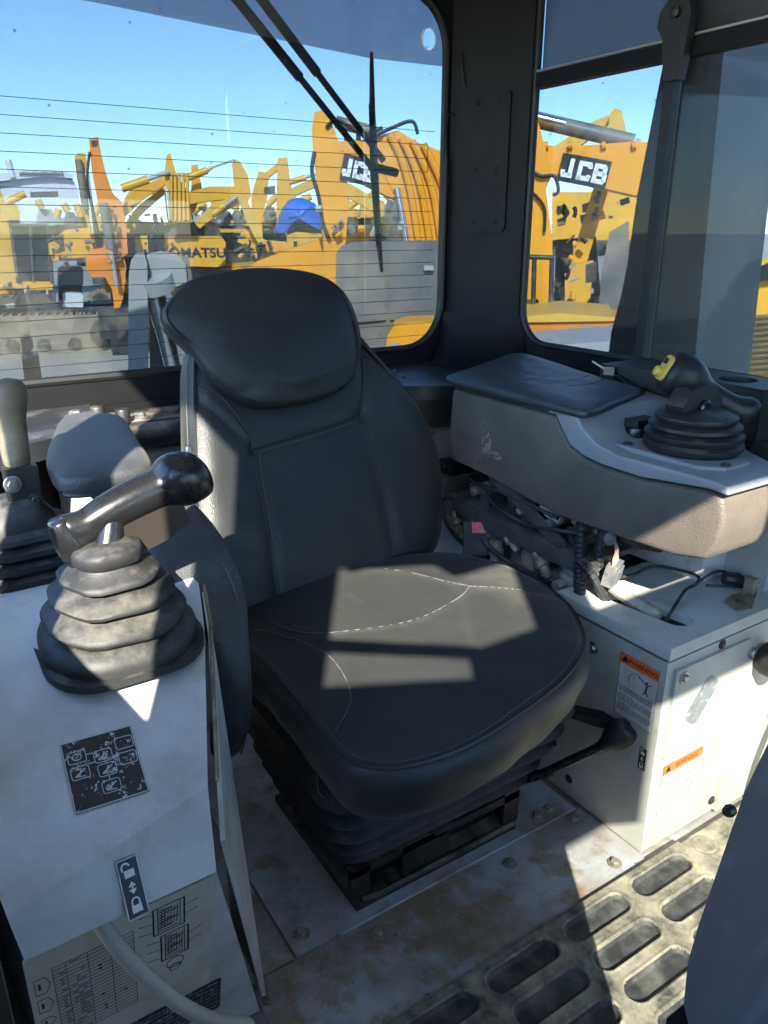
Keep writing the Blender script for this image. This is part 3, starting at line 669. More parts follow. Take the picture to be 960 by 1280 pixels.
# knob lever on the floor, right of the seat
lv = thing('floor_lever', 'black rod lever with round rubber knob rising beside the seat base', 'lever', (.98, .99, .0))
bm = NB(); tube(bm, [(.93, 1.00, .085), (1.00, .93, .135), (1.07, .86, .212), (1.087, .84, .238)], [.011, .011, .011, .012], 10); finish('rod', bm, 'gloss_black', lv)
ax = Vector((.055, -.075, .11)).normalized(); c0 = Vector((1.083, .845, .232))
bm = NB(); lathe(bm, [(.013, -.012), (.016, 0), (.024, .012), (.0285, .028), (.0285, .044), (.024, .056), (.017, .060), (.016, .0585), (0, .0585)], c0, ax, 20); finish('knob', bm, 'boot_clean', lv)
bm = NB(); tube(bm, [(.90, 1.03, .06), (.93, 1.0, .085)], .02, 10); finish('pivot', bm, 'metal_black', lv)
# seat belt buckle
bk = thing('belt_buckle', 'black seat belt buckle with red release button behind the cushion', 'buckle', (1.11, 1.335, .49))
Mb = Matrix.Translation((1.135, 1.345, .50)) @ Matrix.Rotation(R(-35), 4, 'Z') @ Matrix.Rotation(R(-38), 4, 'X')
bm = NB(); box(bm, (-.028, -.014, -.05), (.028, .014, .035), Mb); finish('housing', bm, 'black_plastic', bk, bevel=.005)
bm = NB(); box(bm, (-.008, -.0175, .004), (.026, -.0125, .032), Mb); finish('release_button', bm, 'red', bk, bevel=.002)

# ================================================================== left console
lc = thing('lever_console', 'grey steel console with worn pictogram plate, left of the seat', 'console', (.15, 1.0, 0))
La = [(-.05, 1.36, .70), (-.05, 1.03, .70), (-.03, .93, .685), (.000, .70, .552), (.007, .69, .497), (.007, .745, .490), (.03, .87, .001), (-.05, 1.36, .001)]
Ra = [(.335, 1.36, .70), (.335, 1.03, .705), (.305, .93, .685), (.23, .742, .580), (.216, .695, .497), (.225, .745, .490), (.32, .87, .001), (.335, 1.36, .001)]
bm = NB(); prism(bm, La, Ra); body = finish('console_body', bm, 'paint', lc, bevel=.011, seg=4)
# edge strip along the right flank
bm = NB(); prism(bm, [(.3385, 1.03, .690), (.309, .93, .672), (.240, .745, .49), (.328, .875, .02), (.3385, 1.03, .02)], [(.345, 1.03, .690), (.3155, .93, .672), (.2465, .745, .49), (.3345, .875, .02), (.345, 1.03, .02)])
finish('side_trim', bm, 'paint', lc, bevel=.002)
bm = NB(); tube(bm, [(.343, 1.03, .70), (.316, .935, .685), (.244, .748, .578)], .0028, 6); finish('edge_strip', bm, 'bronze', lc)
# worn pictogram plate
sx = Vector((1, 0, 0)); sy = Vector((0, .87, .493)).normalized(); sn = sx.cross(sy)
dc = Vector((.128, .80, .6115)) + sn*.001
dm = Matrix.Rotation(R(-3), 3, sn); sxd = dm @ sx; syd = dm @ sy
dec = quad_sheet('pictogram_plate', dc, sxd, syd, .082, .088, .0008, 'black_decal', lc, r=.001)
bm = NB()
for a0, b0, a1, b1 in [(-.040, -.043, .040, -.043), (-.040, .043, .040, .043), (-.040, -.043, -.040, .043), (.040, -.043, .040, .043)]: bar2(bm, dc, sxd, syd, a0, b0, a1, b1, .0012, .0009)
def rr_outline(cx, cy, w, h, lift=.0009, lw=.0008):
    pl = rrect(cx, cy, w, h, .003, 3)
    for p, q in zip(pl, pl[1:]+pl[:1]): bar2(bm, dc, sxd, syd, p[0], p[1], q[0], q[1], lw, lift)
for cx, cy in [(-.026, .022), (-.026, .002), (.002, .015), (.003, -.003), (.003, -.024), (.028, .024), (.028, .004)]: rr_outline(cx, cy, .020, .015)
for cx, cy in [(-.026, .002), (.003, -.003), (.003, -.024), (.002, .015)]:
    bar2(bm, dc, sxd, syd, cx-.006, cy-.004, cx+.006, cy+.004, .0016, .0009); bar2(bm, dc, sxd, syd, cx-.002, cy-.005, cx+.002, cy+.005, .0012, .0009); bar2(bm, dc, sxd, syd, cx-.006, cy-.004, cx+.005, cy-.005, .001, .0009)
for k in range(14):
    t = 2*math.pi*k/14; t2 = 2*math.pi*(k+1)/14; bar2(bm, dc, sxd, syd, -.026+.005*math.cos(t), .022+.004*math.sin(t), -.026+.005*math.cos(t2), .022+.004*math.sin(t2), .001, .0009)
for a0, b0, a1, b1 in [(-.016, .022, -.008, .022), (-.016, .010, -.008, .010), (.013, .010, .018, .010), (.003, .005, .003, .008), (.003, -.011, .003, -.016)]: bar2(bm, dc, sxd, syd, a0, b0, a1, b1, .001, .0009)
finish('plate_print', bm, 'decal_line', dec)
# lock label on the lip
lx = Vector((.22, .02, .012)).normalized(); ly = Vector((0, .14, 1)).normalized(); ln = lx.cross(ly).normalized()
l_o = Vector((.118, .7065, .509)) ; 
# lip plane through its corners
q0, q1, q2 = Vector((.0, .70, .552)), Vector((.23, .742, .58)), Vector((.216, .695, .497)); pnrm = (q1-q0).cross(q2-q0).normalized(); pnrm = pnrm if pnrm.y < 0 else -pnrm
l_o = Vector((.119, .72, .512)); l_o = l_o - pnrm*(l_o-q0).dot(pnrm) + pnrm*.003
lx = Vector((1, 0, 0)) - pnrm*pnrm.x; lx.normalize(); ly = pnrm.cross(lx); ly = ly if ly.z > 0 else -ly
lk = quad_sheet('lock_label', l_o, lx, ly, .0225, .064, .0006, 'black_print', lc, r=.001)
def lock_print(o, ax, ay, lift, k, parent):
    global bm
    bm = NB()
    for a0, b0, a1, b1 in [(-.011, -.0315, .011, -.0315), (-.011, .0315, .011, .0315), (-.011, -.0315, -.011, .0315), (.011, -.0315, .011, .0315)]: bar2(bm, o, ax, ay, a0*k, b0*k, a1*k, b1*k, .0009*k, lift)
    for cy, op in ((.0155, 1), (-.0225, 0)):
        bar2(bm, o, ax, ay, -.0055*k, cy*k, .0055*k, cy*k, .008*k, lift)
        sh = [(-.004, .004), (-.004, .009), (-.002, .0115), (.002, .0115), (.004, .009), (.004, .004 + .004*op)]
        if op: sh = [(x-.003, y) for x, y in sh]
        for p, q in zip(sh, sh[1:]): bar2(bm, o, ax, ay, p[0]*k, (cy+p[1])*k, q[0]*k, (cy+q[1])*k, .0018*k, lift)
    for s in (1, -1):
        for j in range(5): bar2(bm, o, ax, ay, -(.0038-.0008*j)*k, s*(.002+.001*j)*k, (.0038-.0008*j)*k, s*(.002+.001*j)*k, .0011*k, lift)
    bar2(bm, o, ax, ay, 0, -.003*k, 0, .003*k, .0018*k, lift)
    finish('lock_print', bm, 'white_print', parent)
lock_print(l_o, lx, ly, .0007, 1.0, lk)
# small worn label beside the boot
w_ = quad_sheet('worn_label', (.125, 1.135, .7005), (1, .0, 0), (0, 1, 0), .10, .07, .0006, 'black_decal', lc, r=.002)
# service placard on the slanted lower panel
wx = Vector((1, 0, 0)); wy = Vector((0, -.125, .49)).normalized(); wn_ = wx.cross(wy)
wo = Vector((.118, .800, .302)); wo = Vector((.118, .745 + (.49-.302)*.125/.49, .302)) + wn_*.0012
pc_ = quad_sheet('service_placard', wo, wx, wy, .226, .262, .0008, 'placard', lc, r=.003)
bm = NB(); LIFT = .0009
for i in range(23):   # maintenance table
    b = .090-.0078*i; bar2(bm, wo, wx, wy, -.085, b, .010, b, .0006, LIFT)
for a in (-.085, -.070, -.045, -.018, .010): bar2(bm, wo, wx, wy, a, .090, a, -.082, .0008, LIFT)
for i, (b, h) in enumerate([(.062, .034), (.018, .030), (-.022, .018), (-.056, .022)]):   # arrow boxes
    for p, q in zip([(-.106, -h/2), (-.094, -h/2), (-.089, 0), (-.094, h/2), (-.106, h/2)], [(-.094, -h/2), (-.089, 0), (-.094, h/2), (-.106, h/2), (-.106, -h/2)]): bar2(bm, wo, wx, wy, p[0], b+p[1], q[0], b+q[1], .0008, LIFT)
    bar2(bm, wo, wx, wy, -.101, b-h*.2, -.101, b+h*.2, .003, LIFT)
for i in range(60):
    b = .090-.0078*random.randrange(22)-.0039; a = random.choice([-.078, -.066, -.060, -.054]); bar2(bm, wo, wx, wy, a, b, a+.004+.004*random.random(), b, .0016, LIFT)
for a, b in [(-.032, .05), (-.032, .042), (-.004, .066), (-.004, .058), (-.004, .05), (-.032, -.02), (-.030, -.05), (-.030, -.058), (-.004, -.035)]: bar2(bm, wo, wx, wy, a-.002, b, a+.002, b, .004, LIFT)
# machine drawings: top view and plan
for (cx, cy, w, h) in [(.055, .085, .040, .058), (.062, .018, .036, .060)]:
    for s in (-1, 1):
        bar2(bm, wo, wx, wy, cx+s*w/2, cy-h/2, cx+s*w/2, cy+h/2, .0022, LIFT); bar2(bm, wo, wx, wy, cx+s*w*.36, cy-h/2, cx+s*w*.36, cy+h/2, .001, LIFT)
    for j in range(9): bar2(bm, wo, wx, wy, cx-w*.34, cy-h*.4+h*.1*j, cx+w*(.30-.2*(j % 3)), cy-h*.4+h*.1*j+.001*(j % 4), .0014+.0008*(j % 2), LIFT)
    for j in range(6): bar2(bm, wo, wx, wy, cx-w*.25+w*.1*j, cy-h*.3, cx-w*.22+w*.1*j, cy+h*.35, .0010, LIFT)
    bar2(bm, wo, wx, wy, cx-w/2, cy+h/2, cx+w/2, cy+h/2, .0014, LIFT); bar2(bm, wo, wx, wy, cx-w/2, cy-h/2, cx+w/2, cy-h/2, .0014, LIFT)
    for j in range(5):
        s = 1 if j % 2 else -1; b = cy-h*.35+h*.17*j; bar2(bm, wo, wx, wy, cx+s*w*.5, b, cx+s*(w*.5+.014), b+.004, .0005, LIFT); bar2(bm, wo, wx, wy, cx+s*(w*.5+.014), b+.004, cx+s*(w*.5+.018), b+.004, .0014, LIFT)
for a, b, r in [(.062, -.028, .012), (.062, -.04, .008)]:
    for k in range(10): bar2(bm, wo, wx, wy, a+r*math.cos(k*.628), b+r*math.sin(k*.628), a+r*math.cos(k*.628+.628), b+r*math.sin(k*.628+.628), .0012, LIFT)
finish('placard_print', bm, 'black_print', pc_)
wo2 = wo - wy*.178 + wx*.03
pd_ = quad_sheet('dark_placard', wo2, wx, wy, .20, .085, .0008, 'black_decal', lc, r=.003)
bm = NB()
for j in range(7): bar2(bm, wo2, wx, wy, -.095, .036-.011*j, .095, .036-.011*j, .0005, LIFT)
for a in (.02, .05, .07): bar2(bm, wo2, wx, wy, a, .04, a, -.04, .0005, LIFT)
finish('placard_print', bm, 'decal_line', pd_)
text('15.4-6', .010, wo2 + wx*(-.028)+wy*.030+wn_*.0012, wx, wy, 'decal_line', pd_)
text('00035', .010, wo2 + wx*(-.02)+wy*.018+wn_*.0012, wx, wy, 'decal_line', pd_)
# bent grey tube under the lip
tb = curve_pts([(.085, .735, .47), (.105, .705, .425), (.150, .695, .335), (.195, .70, .262), (.232, .715, .212), (.255, .74, .16), (.262, .765, .08), (.262, .785, .0)], 6)
bm = NB(); tube(bm, tb, .0095, 12)
tag(finish('grey_hand_tube', bm, 'paint_side'), 'bent grey painted tube in front of the service placard', 'tube')

# ------------------------------------------------------------------ padded left armrest and console side cushion
ar = thing('padded_armrest', 'dusty black padded armrest curving down the seat side of the left console', 'armrest', (.33, 1.2, .70))
ao = [(.190, 1.19), (.196, 1.30), (.235, 1.45), (.272, 1.57), (.30, 1.60), (.335, 1.59), (.365, 1.555), (.368, 1.50), (.345, 1.34), (.327, 1.21), (.305, 1.165), (.245, 1.155), (.205, 1.162)]
bm, oa = pad(ao, lambda a, b, h: (a, b, h), lambda a, b, s: .868-.008*s**8, [(.004, .857), (.006, .849), (.005, .837), (-.002, .829), (-.02, .825)], rings=9, k=6)
finish('arm_pad', bm, 'side_pad', ar, smooth=75)
bm = NB(); tube(bm, [(p.x, p.y, .830) for p in oa], .0035, 6); finish('piping', bm, 'piping', ar)
def sweep(stations, n=20, e=2.6):
    """stations: centre, half width along u, half height along v, u axis, v axis - superelliptic loft"""
    bm = NB(); rings = []
    for c, hw, hh, ua, va in stations:
        c = Vector(c); ua = Vector(ua).normalized(); va = Vector(va).normalized(); r = []
        for k in range(n):
            t = 2*math.pi*k/n; ct, st_ = math.cos(t), math.sin(t)
            r.append(c + ua*hw*math.copysign(abs(ct)**(2/e), ct) + va*hh*math.copysign(abs(st_)**(2/e), st_))
        rings.append(r)
    loft(bm, rings); return bm
X_ = (1, 0, 0)
raw = [((.275, 1.36, .815), .05, .028, X_, (0, .2, 1)), ((.30, 1.26, .80), .055, .032, X_, (0, .3, 1)), ((.318, 1.19, .78), .060, .032, X_, (0, .35, 1)), ((.335, 1.13, .752), .062, .034, X_, (0, .5, 1)), ((.345, 1.075, .722), .060, .034, X_, (0, .7, 1)),
       ((.356, 1.03, .683), .048, .036, X_, (0, .95, .8)), ((.362, 1.005, .63), .032, .040, X_, (0, 1, .35)), ((.362, .998, .56), .024, .046, X_, (0, 1, 0)), ((.362, 1.01, .48), .023, .048, X_, (0, 1, -.1)), ((.362, 1.04, .41), .022, .046, X_, (0, 1, -.2)), ((.362, 1.065, .365), .016, .032, X_, (0, 1, -.3)), ((.362, 1.075, .348), .005, .012, X_, (0, 1, -.3))]
def dense(raw, k=5):
    P = [curve_pts([s[0] for s in raw], k), ]; out = []
    hw = curve_pts([(s[1], s[2], 0) for s in raw], k); va = curve_pts([Vector(s[4]).normalized() for s in raw], k); ua = curve_pts([Vector(s[3]).normalized() for s in raw], k)
    return [(P[0][i], hw[i].x, hw[i].y, ua[i], va[i]) for i in range(len(P[0]))]
bm = sweep(dense(raw)); finish('side_cushion', bm, 'side_pad', ar, smooth=75)
bm = NB(); tube(bm, curve_pts([(.385, 1.13, .752), (.388, 1.03, .69), (.388, .985, .60), (.386, .99, .48), (.384, 1.04, .37)], 6), .0016, 5); finish('seam', bm, 'thread', ar)

# ------------------------------------------------------------------ left joystick
js = thing('steering_joystick', 'glossy black T-handle joystick with head, on a dusty tiered rubber boot', 'joystick', (.195, .965, .69))
def tier_boot(cx, cy, prof, tilt=None, n_c=6, tw=0):
    bm = NB(); rings = []
    for w, h, z, dx, dy, rr in prof:
        pl = rrect(cx+dx, cy+dy, w, h, min(rr, w/2-.001, h/2-.001), n_c)
        rings.append([(x + .0035*noise.noise(Vector((x*16, y*16, z*30))), y + .0035*noise.noise(Vector((x*16+9, y*16, z*30))), z + (tilt(x, y) if tilt else 0) + .003*noise.noise(Vector((x*22, y*22, z*8)))) for x, y in pl])
    loft(bm, rings); return bm
prof = []
base = .688
for w, z0, dr in [(.196, .000, 0), (.198, .012, 0), (.194, .020, 0), (.176, .027, 0), (.160, .030, 0), (.164, .034, 0), (.180, .041, 0), (.181, .045, 0), (.172, .050, 0), (.136, .058, 0), (.130, .061, 0), (.136, .064, 0), (.154, .070, 0), (.155, .074, 0), (.146, .078, 0), (.106, .085, 0), (.102, .087, 0), (.108, .090, 0), (.124, .095, 0), (.124, .099, 0), (.114, .103, 0), (.078, .109, 0), (.076, .112, 0), (.086, .116, 0), (.087, .128, 0), (.080, .134, 0), (.052, .138, 0), (.030, .140, 0)]:
    prof.append((w, w*.98, base+z0, 0, 0, w*.40))
bm = tier_boot(.197, .968, prof, tilt=lambda x, y: -.22*max(0, .93-y)); finish('boot', bm, 'boot', js, smooth=50)
bm = NB(); pl = rrect(.197, .968, .206, .202, .062, 6); prism(bm, [(x, y, .684-.24*max(0, .93-y)) for x, y in pl], [(x, y, .694-.24*max(0, .93-y)) for x, y in pl]); finish('boot_flange', bm, 'boot', js, bevel=.003)
bm = NB(); tube(bm, [(.200, .970, .815), (.212, .982, .852)], [.020, .017], 14); finish('stem', bm, 'gloss_black', js)
def orient(sts, n=20, e=2.3):
    return sweep(sts, n, e)
HA, HB = Vector((.148, .985, .833)), Vector((.318, .992, .886)); hd_ = (HB-HA).normalized(); hv = Vector((0, 0, 1)); hu = hd_.cross(hv).normalized(); hv = hu.cross(hd_)
def along(t, off=0): return HA + (HB-HA)*t + hv*off
sts = [(along(.02, .006), .010, .012, hu, hv), (along(.06, .004), .019, .023, hu, hv), (along(.12, .0), .021, .026, hu, hv), (along(.20, .0), .0215, .023, hu, hv), (along(.32, .003), .0240, .0240, hu, hv), (along(.5, .004), .0262, .0262, hu, hv), (along(.66, .003), .0270, .0270, hu, hv), (along(.76, .002), .0275, .027, hu, hv),
       (along(.81, .002), .030, .030, hu, hv), (along(.87, .002), .0345, .0355, hu, hv), (along(.96, .0), .0375, .0385, hu, hv), (along(1.06, -.003), .035, .035, hu, hv), (along(1.13, -.006), .028, .028, hu, hv), (along(1.17, -.008), .014, .015, hu, hv), (along(1.18, -.008), .004, .004, hu, hv)]
bm = orient(dense(sts, 3)); finish('grip', bm, 'gloss_black', js, smooth=75)
# thumb rest fin at the outer end
sts = [(along(.035, .026), .014, .012, hu, hd_), (along(.03, .012), .019, .015, hu, hd_), (along(.035, -.010), .022, .019, hu, hd_), (along(.045, -.030), .021, .019, hu, hd_), (along(.055, -.046), .015, .014, hu, hd_), (along(.058, -.050), .006, .006, hu, hd_)]
bm = orient(dense(sts, 3)); finish('thumb_rest', bm, 'gloss_black', js, smooth=75)
# bracket under the grip
k0 = [along(.14, -.016), along(.84, -.014), along(.87, -.030), along(.86, -.054), along(.66, -.062), along(.36, -.060), along(.20, -.046)]
bm = NB(); prism(bm, [p - hu*.021 for p in k0], [p + hu*.021 for p in k0]); finish('grip_bracket', bm, mat('brown black plastic', (.030, .024, .020), .42, var=.2, dust=(DUST, .12, 30, True)), js, bevel=.005, seg=3)
bm = NB(); lathe(bm, [(.0045, 0), (.0045, .006), (.003, .008), (0, .008)], along(1.10, .030), hv+hd_*.3, 12); finish('button', bm, 'steel', js)

# ------------------------------------------------------------------ parking lever at far left
pk = thing('parking_lever', 'olive knobbed lever on a stacked rubber boot at the left edge', 'lever', (.13, 1.25, .70))
prof = []
for w, z0 in [(.19, 0), (.192, .012), (.165, .018), (.185, .026), (.185, .034), (.155, .039), (.172, .046), (.170, .054), (.140, .058), (.150, .065), (.146, .072), (.112, .077), (.108, .090), (.075, .112), (.05, .118)]: prof.append((w, w, .70+z0, 0, 0, w*.35))
bm = tier_boot(.128, 1.25, prof); finish('boot', bm, 'boot', pk, smooth=50)
bm = NB(); lathe(bm, [(.018, .868), (.0195, .872), (.021, .90), (.0225, .935), (.027, .955), (.030, .970), (.0295, .985), (.024, .994), (.010, .998), (0, .998)], (.142, 1.25, 0), (0, 0, 1), 20); finish('knob', bm, 'olive', pk, smooth=60)
bm = NB(); box(bm, (.118, 1.225, .795), (.166, 1.243, .868)); finish('clevis', bm, 'metal_black', pk, bevel=.003)
bm = NB(); box(bm, (.122, 1.244, .80), (.160, 1.272, .862)); finish('clevis', bm, 'metal_black', pk, bevel=.003)
bolt('zinc', (.128, 1.224, .845), (0, -1, 0), pk); bolt('black', (.156, 1.224, .815), (0, -1, 0), pk)
bm = NB(); tube(bm, [(.142, 1.25, .80), (.142, 1.25, .875)], .010, 10); finish('shaft', bm, 'metal_black', pk)

# ================================================================== right service box
rb = thing('service_box', 'grey painted steel box with orange warning labels, right of the seat', 'box', (1.3, .95, 0))
def chamfer(bm, p, nrm):
    r = bmesh.ops.bisect_plane(bm, geom=bm.verts[:]+bm.edges[:]+bm.faces[:], plane_co=p, plane_no=nrm, clear_outer=True)
    es = [e for e in r['geom_cut'] if isinstance(e, bmesh.types.BMEdge)]
    bmesh.ops.holes_fill(bm, edges=es, sides=0)
bm = NB(); prism_z(bm, [(1.1195, .7585), (1.56, .7585), (1.56, 1.30), (1.1195, 1.30)], .001, .446)
# sloping rear top of the left side
finish('box_body', bm, 'paint_side', rb, bevel=.012, seg=3)
bm = NB(); box(bm, (1.124, .763, .440), (1.55, 1.06, .458)); finish('box_gasket', bm, 'seal', rb)
# lid with a rounded slot
lid_o = [(1.110, .750), (1.55, .750), (1.55, 1.0), (1.145, 1.0)]
slot = rrect(1.19, .935, .19, .062, .030, 5)
slot = [(x*1.0 + .0*(y), y) for x, y in slot]
sc_, ss_ = math.cos(R(-82)), math.sin(R(-82))
slot = [(1.212+(x-1.19)*sc_-(y-.935)*ss_, .885+(x-1.19)*ss_+(y-.935)*sc_) for x, y in slot]
def plate_with_hole(bm, outer_rect, hole, z0, z1):
    (x0, y0), (x1, y1) = outer_rect
    cx = sum(p[0] for p in hole)/len(hole); cy = sum(p[1] for p in hole)/len(hole); out = []
    # densify hole so that the plate corners are met
    for x, y in hole:
        dx, dy = x-cx, y-cy; s = 1e9
        if dx > 1e-9: s = min(s, (x1-cx)/dx)
        if dx < -1e-9: s = min(s, (x0-cx)/dx)
        if dy > 1e-9: s = min(s, (y1-cy)/dy)
        if dy < -1e-9: s = min(s, (y0-cy)/dy)
        out.append([cx+dx*s, cy+dy*s])
    for c in ((x0, y0), (x1, y0), (x1, y1), (x0, y1)):
        b = min(out, key=lambda p: (p[0]-c[0])**2+(p[1]-c[1])**2); b[0], b[1] = c
    rings = [[(x, y, z1) for x, y in hole], [(x, y, z1) for x, y in out], [(x, y, z0) for x, y in out], [(x, y, z0) for x, y in hole]]
    vr = loft(bm, rings, cap=False); n = len(hole)
    for i in range(n): bm.faces.new((vr[3][i], vr[3][(i+1) % n], vr[0][(i+1) % n], vr[0][i]))
bm = NB(); plate_with_hole(bm, ((1.110, .750), (1.54, 1.04)), slot, .458, .484)
lid = finish('box_lid', bm, 'paint_side', rb)
bm = NB(); prism_z(bm, [(1.212+(x-1.212)*1.02, .885+(y-.885)*1.02) for x, y in slot], .4592, .4608); finish('slot_dark_sheet', bm, 'seal', lid)  # black sheet paints in the dark inside of the slot
# door panel on the front face with its bolts and worn patch
dpl = [(1.142, .425), (1.375, .425), (1.40, .40), (1.40, .33), (1.368, .295), (1.352, .235), (1.30, .225), (1.142, .225)]
bm = NB(); prism_y(bm, dpl, .7515, .7578); dp = finish('cover_plate', bm, 'paint_side', rb, bevel=.003, seg=2)
for p in [(1.165, .405), (1.385, .390)]: bolt('zinc', (p[0], .751, p[1]), (0, -1, 0), dp)
bolt('black', (1.285, .758, .437), (0, -1, 0), rb)
c_ = Vector((1.236, .7512, .330)); u1 = Vector((.62, 0, .78)).normalized()
quad_sheet('worn_patch', c_, u1.cross(Vector((0, 1, 0))), u1, .052, .105, .0005, mat('worn patch', (.20, .21, .22), .5, var=.2, vscale=60, scratch=((.42, .41, .36), .42, 70)), dp, r=.016)
# raised lower ridge
rp = [(1.165, .742, .0), ]
bm = NB(); prism_y(bm, [(1.355, .06), (1.36, .095), (1.42, .14), (1.55, .20), (1.55, .001), (1.355, .001)], .748, .7582); finish('lower_cover', bm, 'paint_side', rb, bevel=.003)
for p in [(1.345, .03), ]: bolt('black', (p[0], .758, p[1]), (0, -1, 0), rb)
bolt('zinc', (1.1195, .935, .395), (-1, 0, 0), rb)
for y, z in [(.965, .045), (1.02, .11)]: bolt('black', (1.1195, y, z), (-1, 0, 0), rb)
# warning sticker on the seat side
def sticker(o, ax, ay, w, h, parent, fig):
    o = Vector(o); ax = Vector(ax); ay = Vector(ay); nz = ax.cross(ay)
    s = quad_sheet('warning_label', o, ax, ay, w, h, .0005, 'sticker', parent, r=.002)
    hb = h*.17 if fig else h*.20
    quad_sheet('orange_band', o+ay*(h/2-hb/2)+nz*.0005, ax, ay, w*.985, hb*.97, .0003, 'orange_print', s, r=.001)
    text('WARNING', hb*.62, o+ay*(h/2-hb*.52)+ax*w*.09+nz*.001, ax, ay, 'black_print', s, bold=.0002)
    global bm
    bm = NB(); c = o+ay*(h/2-hb*.5)-ax*w*.36+nz*.0008; prism(bm, [c-ax*hb*.34-ay*hb*.26, c+ax*hb*.34-ay*hb*.26, c+ay*hb*.34], [c-ax*hb*.34-ay*hb*.26+nz*.0003, c+ax*hb*.34-ay*hb*.26+nz*.0003, c+ay*hb*.34+nz*.0003]); finish('warning_triangle', bm, 'black_print', s)
    bm = NB(); e = w*.03
    for a0, b0, a1, b1 in [(-w/2, -h/2, w/2, -h/2), (-w/2, h/2, w/2, h/2), (-w/2, -h/2, -w/2, h/2), (w/2, -h/2, w/2, h/2)]: bar2(bm, o, ax, ay, a0*.985, b0*.99, a1*.985, b1*.99, .0007, .0006)
    top = h/2-hb-(h*.36 if fig else h*.05); y = top; i = 0
    while y > -h/2+h*.05:
        n_w = 1 if i % 4 == 3 else 3; x = -w*.44
        while x < w*(.40 if i % 4 != 3 else -.1):
            l_ = w*(.05+.08*random.random()); bar2(bm, o, ax, ay, x, y, min(x+l_, w*.44), y, h*.009, .0006); x += l_+w*.02
        y -= h*.032 if i % 4 != 2 else h*.055; i += 1
    if fig:   # struck-by pictogram: figure, arc and flying piece
        fx, fy = w*.22, h*.12
        for a0, b0, a1, b1, t in [(0, -.006, .002, .008, .004), (.002, .008, -.006, .012, .002), (.002, .008, .010, .013, .002), (0, -.006, -.006, -.014, .0022), (0, -.006, .007, -.013, .0022)]: bar2(bm, o, ax, ay, fx+a0, fy+b0, fx+a1, fy+b1, t, .0006)
        bar2(bm, o, ax, ay, fx-.0015, fy+.014, fx+.0035, fy+.014, .005, .0006)
        for k in range(9):
            t0 = R(200-16*k); t1 = R(184-16*k); bar2(bm, o, ax, ay, -.004+.017*math.cos(t0), h*.15+.017*math.sin(t0), -.004+.017*math.cos(t1), h*.15+.017*math.sin(t1), .0011, .0006)
        bar2(bm, o, ax, ay, .002, h*.25, .014, h*.21, .002, .0006)
    finish('label_print', bm, 'black_print', s)
sticker((1.1192, .8185, .3525), (0, -1, 0), (0, 0, 1), .094, .140, rb, True)
sticker((1.215, .7578, .142), (1, 0, 0), (0, 0, 1), .128, .118, rb, False)
o_ = Vector((1.1192, .785, .217)); lk2 = quad_sheet('lock_label', o_, (0, -1, 0), (0, 0, 1), .020, .052, .0005, 'black_print', rb, r=.001); lock_print(o_, Vector((0, -1, 0)), Vector((0, 0, 1)), .0007, .82, lk2)

# ================================================================== right arm console
rc = thing('arm_console', 'brown-grey padded arm console with silver top and black cushion lid', 'console', (1.28, 1.1, .47))
body_p = [(1.474, .664), (1.480, .75), (1.472, .842), (1.12, .842), (1.10, .815), (1.078, .788), (1.04, .773), (.99, .766), (.89, .765), (.76, .780), (.722, .776), (.712, .735), (.718, .690), (.736, .656), (.80, .642), (.905, .637), (1.103, .629), (1.324, .655)]
bm = NB(); prism_x(bm, body_p, 1.150, 1.43); chamfer(bm, (1.305, .712, 0), Vector((.86, -.51, 0)))
finish('side_padding', bm, 'arm_leather', rc, bevel=.012, seg=4, smooth=50)
rs = random.Random(4)
for (yc, zc, a, b) in [(1.335, .735, .022, .030), (1.30, .715, .018, .012), (1.345, .775, .006, .018), (1.36, .69, .012, .010)]:
    pts = [(1.1492, yc+a*math.cos(t*.524)*(.55+.7*rs.random()), zc+b*math.sin(t*.524)*(.55+.7*rs.random())) for t in range(12)]
    bm = NB(); prism(bm, pts, [(1.1500, y, z) for _, y, z in pts]); finish('scuff', bm, mat('scuffed backing', (.22, .175, .13), .8, var=.5, vscale=70, scratch=((.09, .075, .06), .5, 60)) if yc == 1.335 else bpy.data.materials['scuffed backing'], rc)
sv = [(1.14, .866), (1.065, .858), (1.040, .832), (1.005, .810), (.95, .799), (.745, .803), (.712, .800), (.710, .784), (.745, .787), (.89, .7705), (.99, .7715), (1.036, .778), (1.074, .792), (1.096, .818), (1.118, .846), (1.14, .846)]
bm = NB(); prism_x(bm, sv, 1.1455, 1.434); chamfer(bm, (1.309, .708, 0), Vector((.86, -.51, 0)))
top = finish('silver_top', bm, 'silver', rc, bevel=.005, seg=3)
pl = [(1.185, .99), (1.185, .80), (1.215, .765), (1.285, .765), (1.375, .90), (1.375, .99)]
bm = NB(); prism_z(bm, pl, .799, .8085); finish('boot_plate', bm, 'silver', top, bevel=.003, seg=2)
for x, y in [(1.20, .97), (1.23, .775), (1.36, .905)]: bolt('black', (x, y, .8085), (0, 0, 1), top)
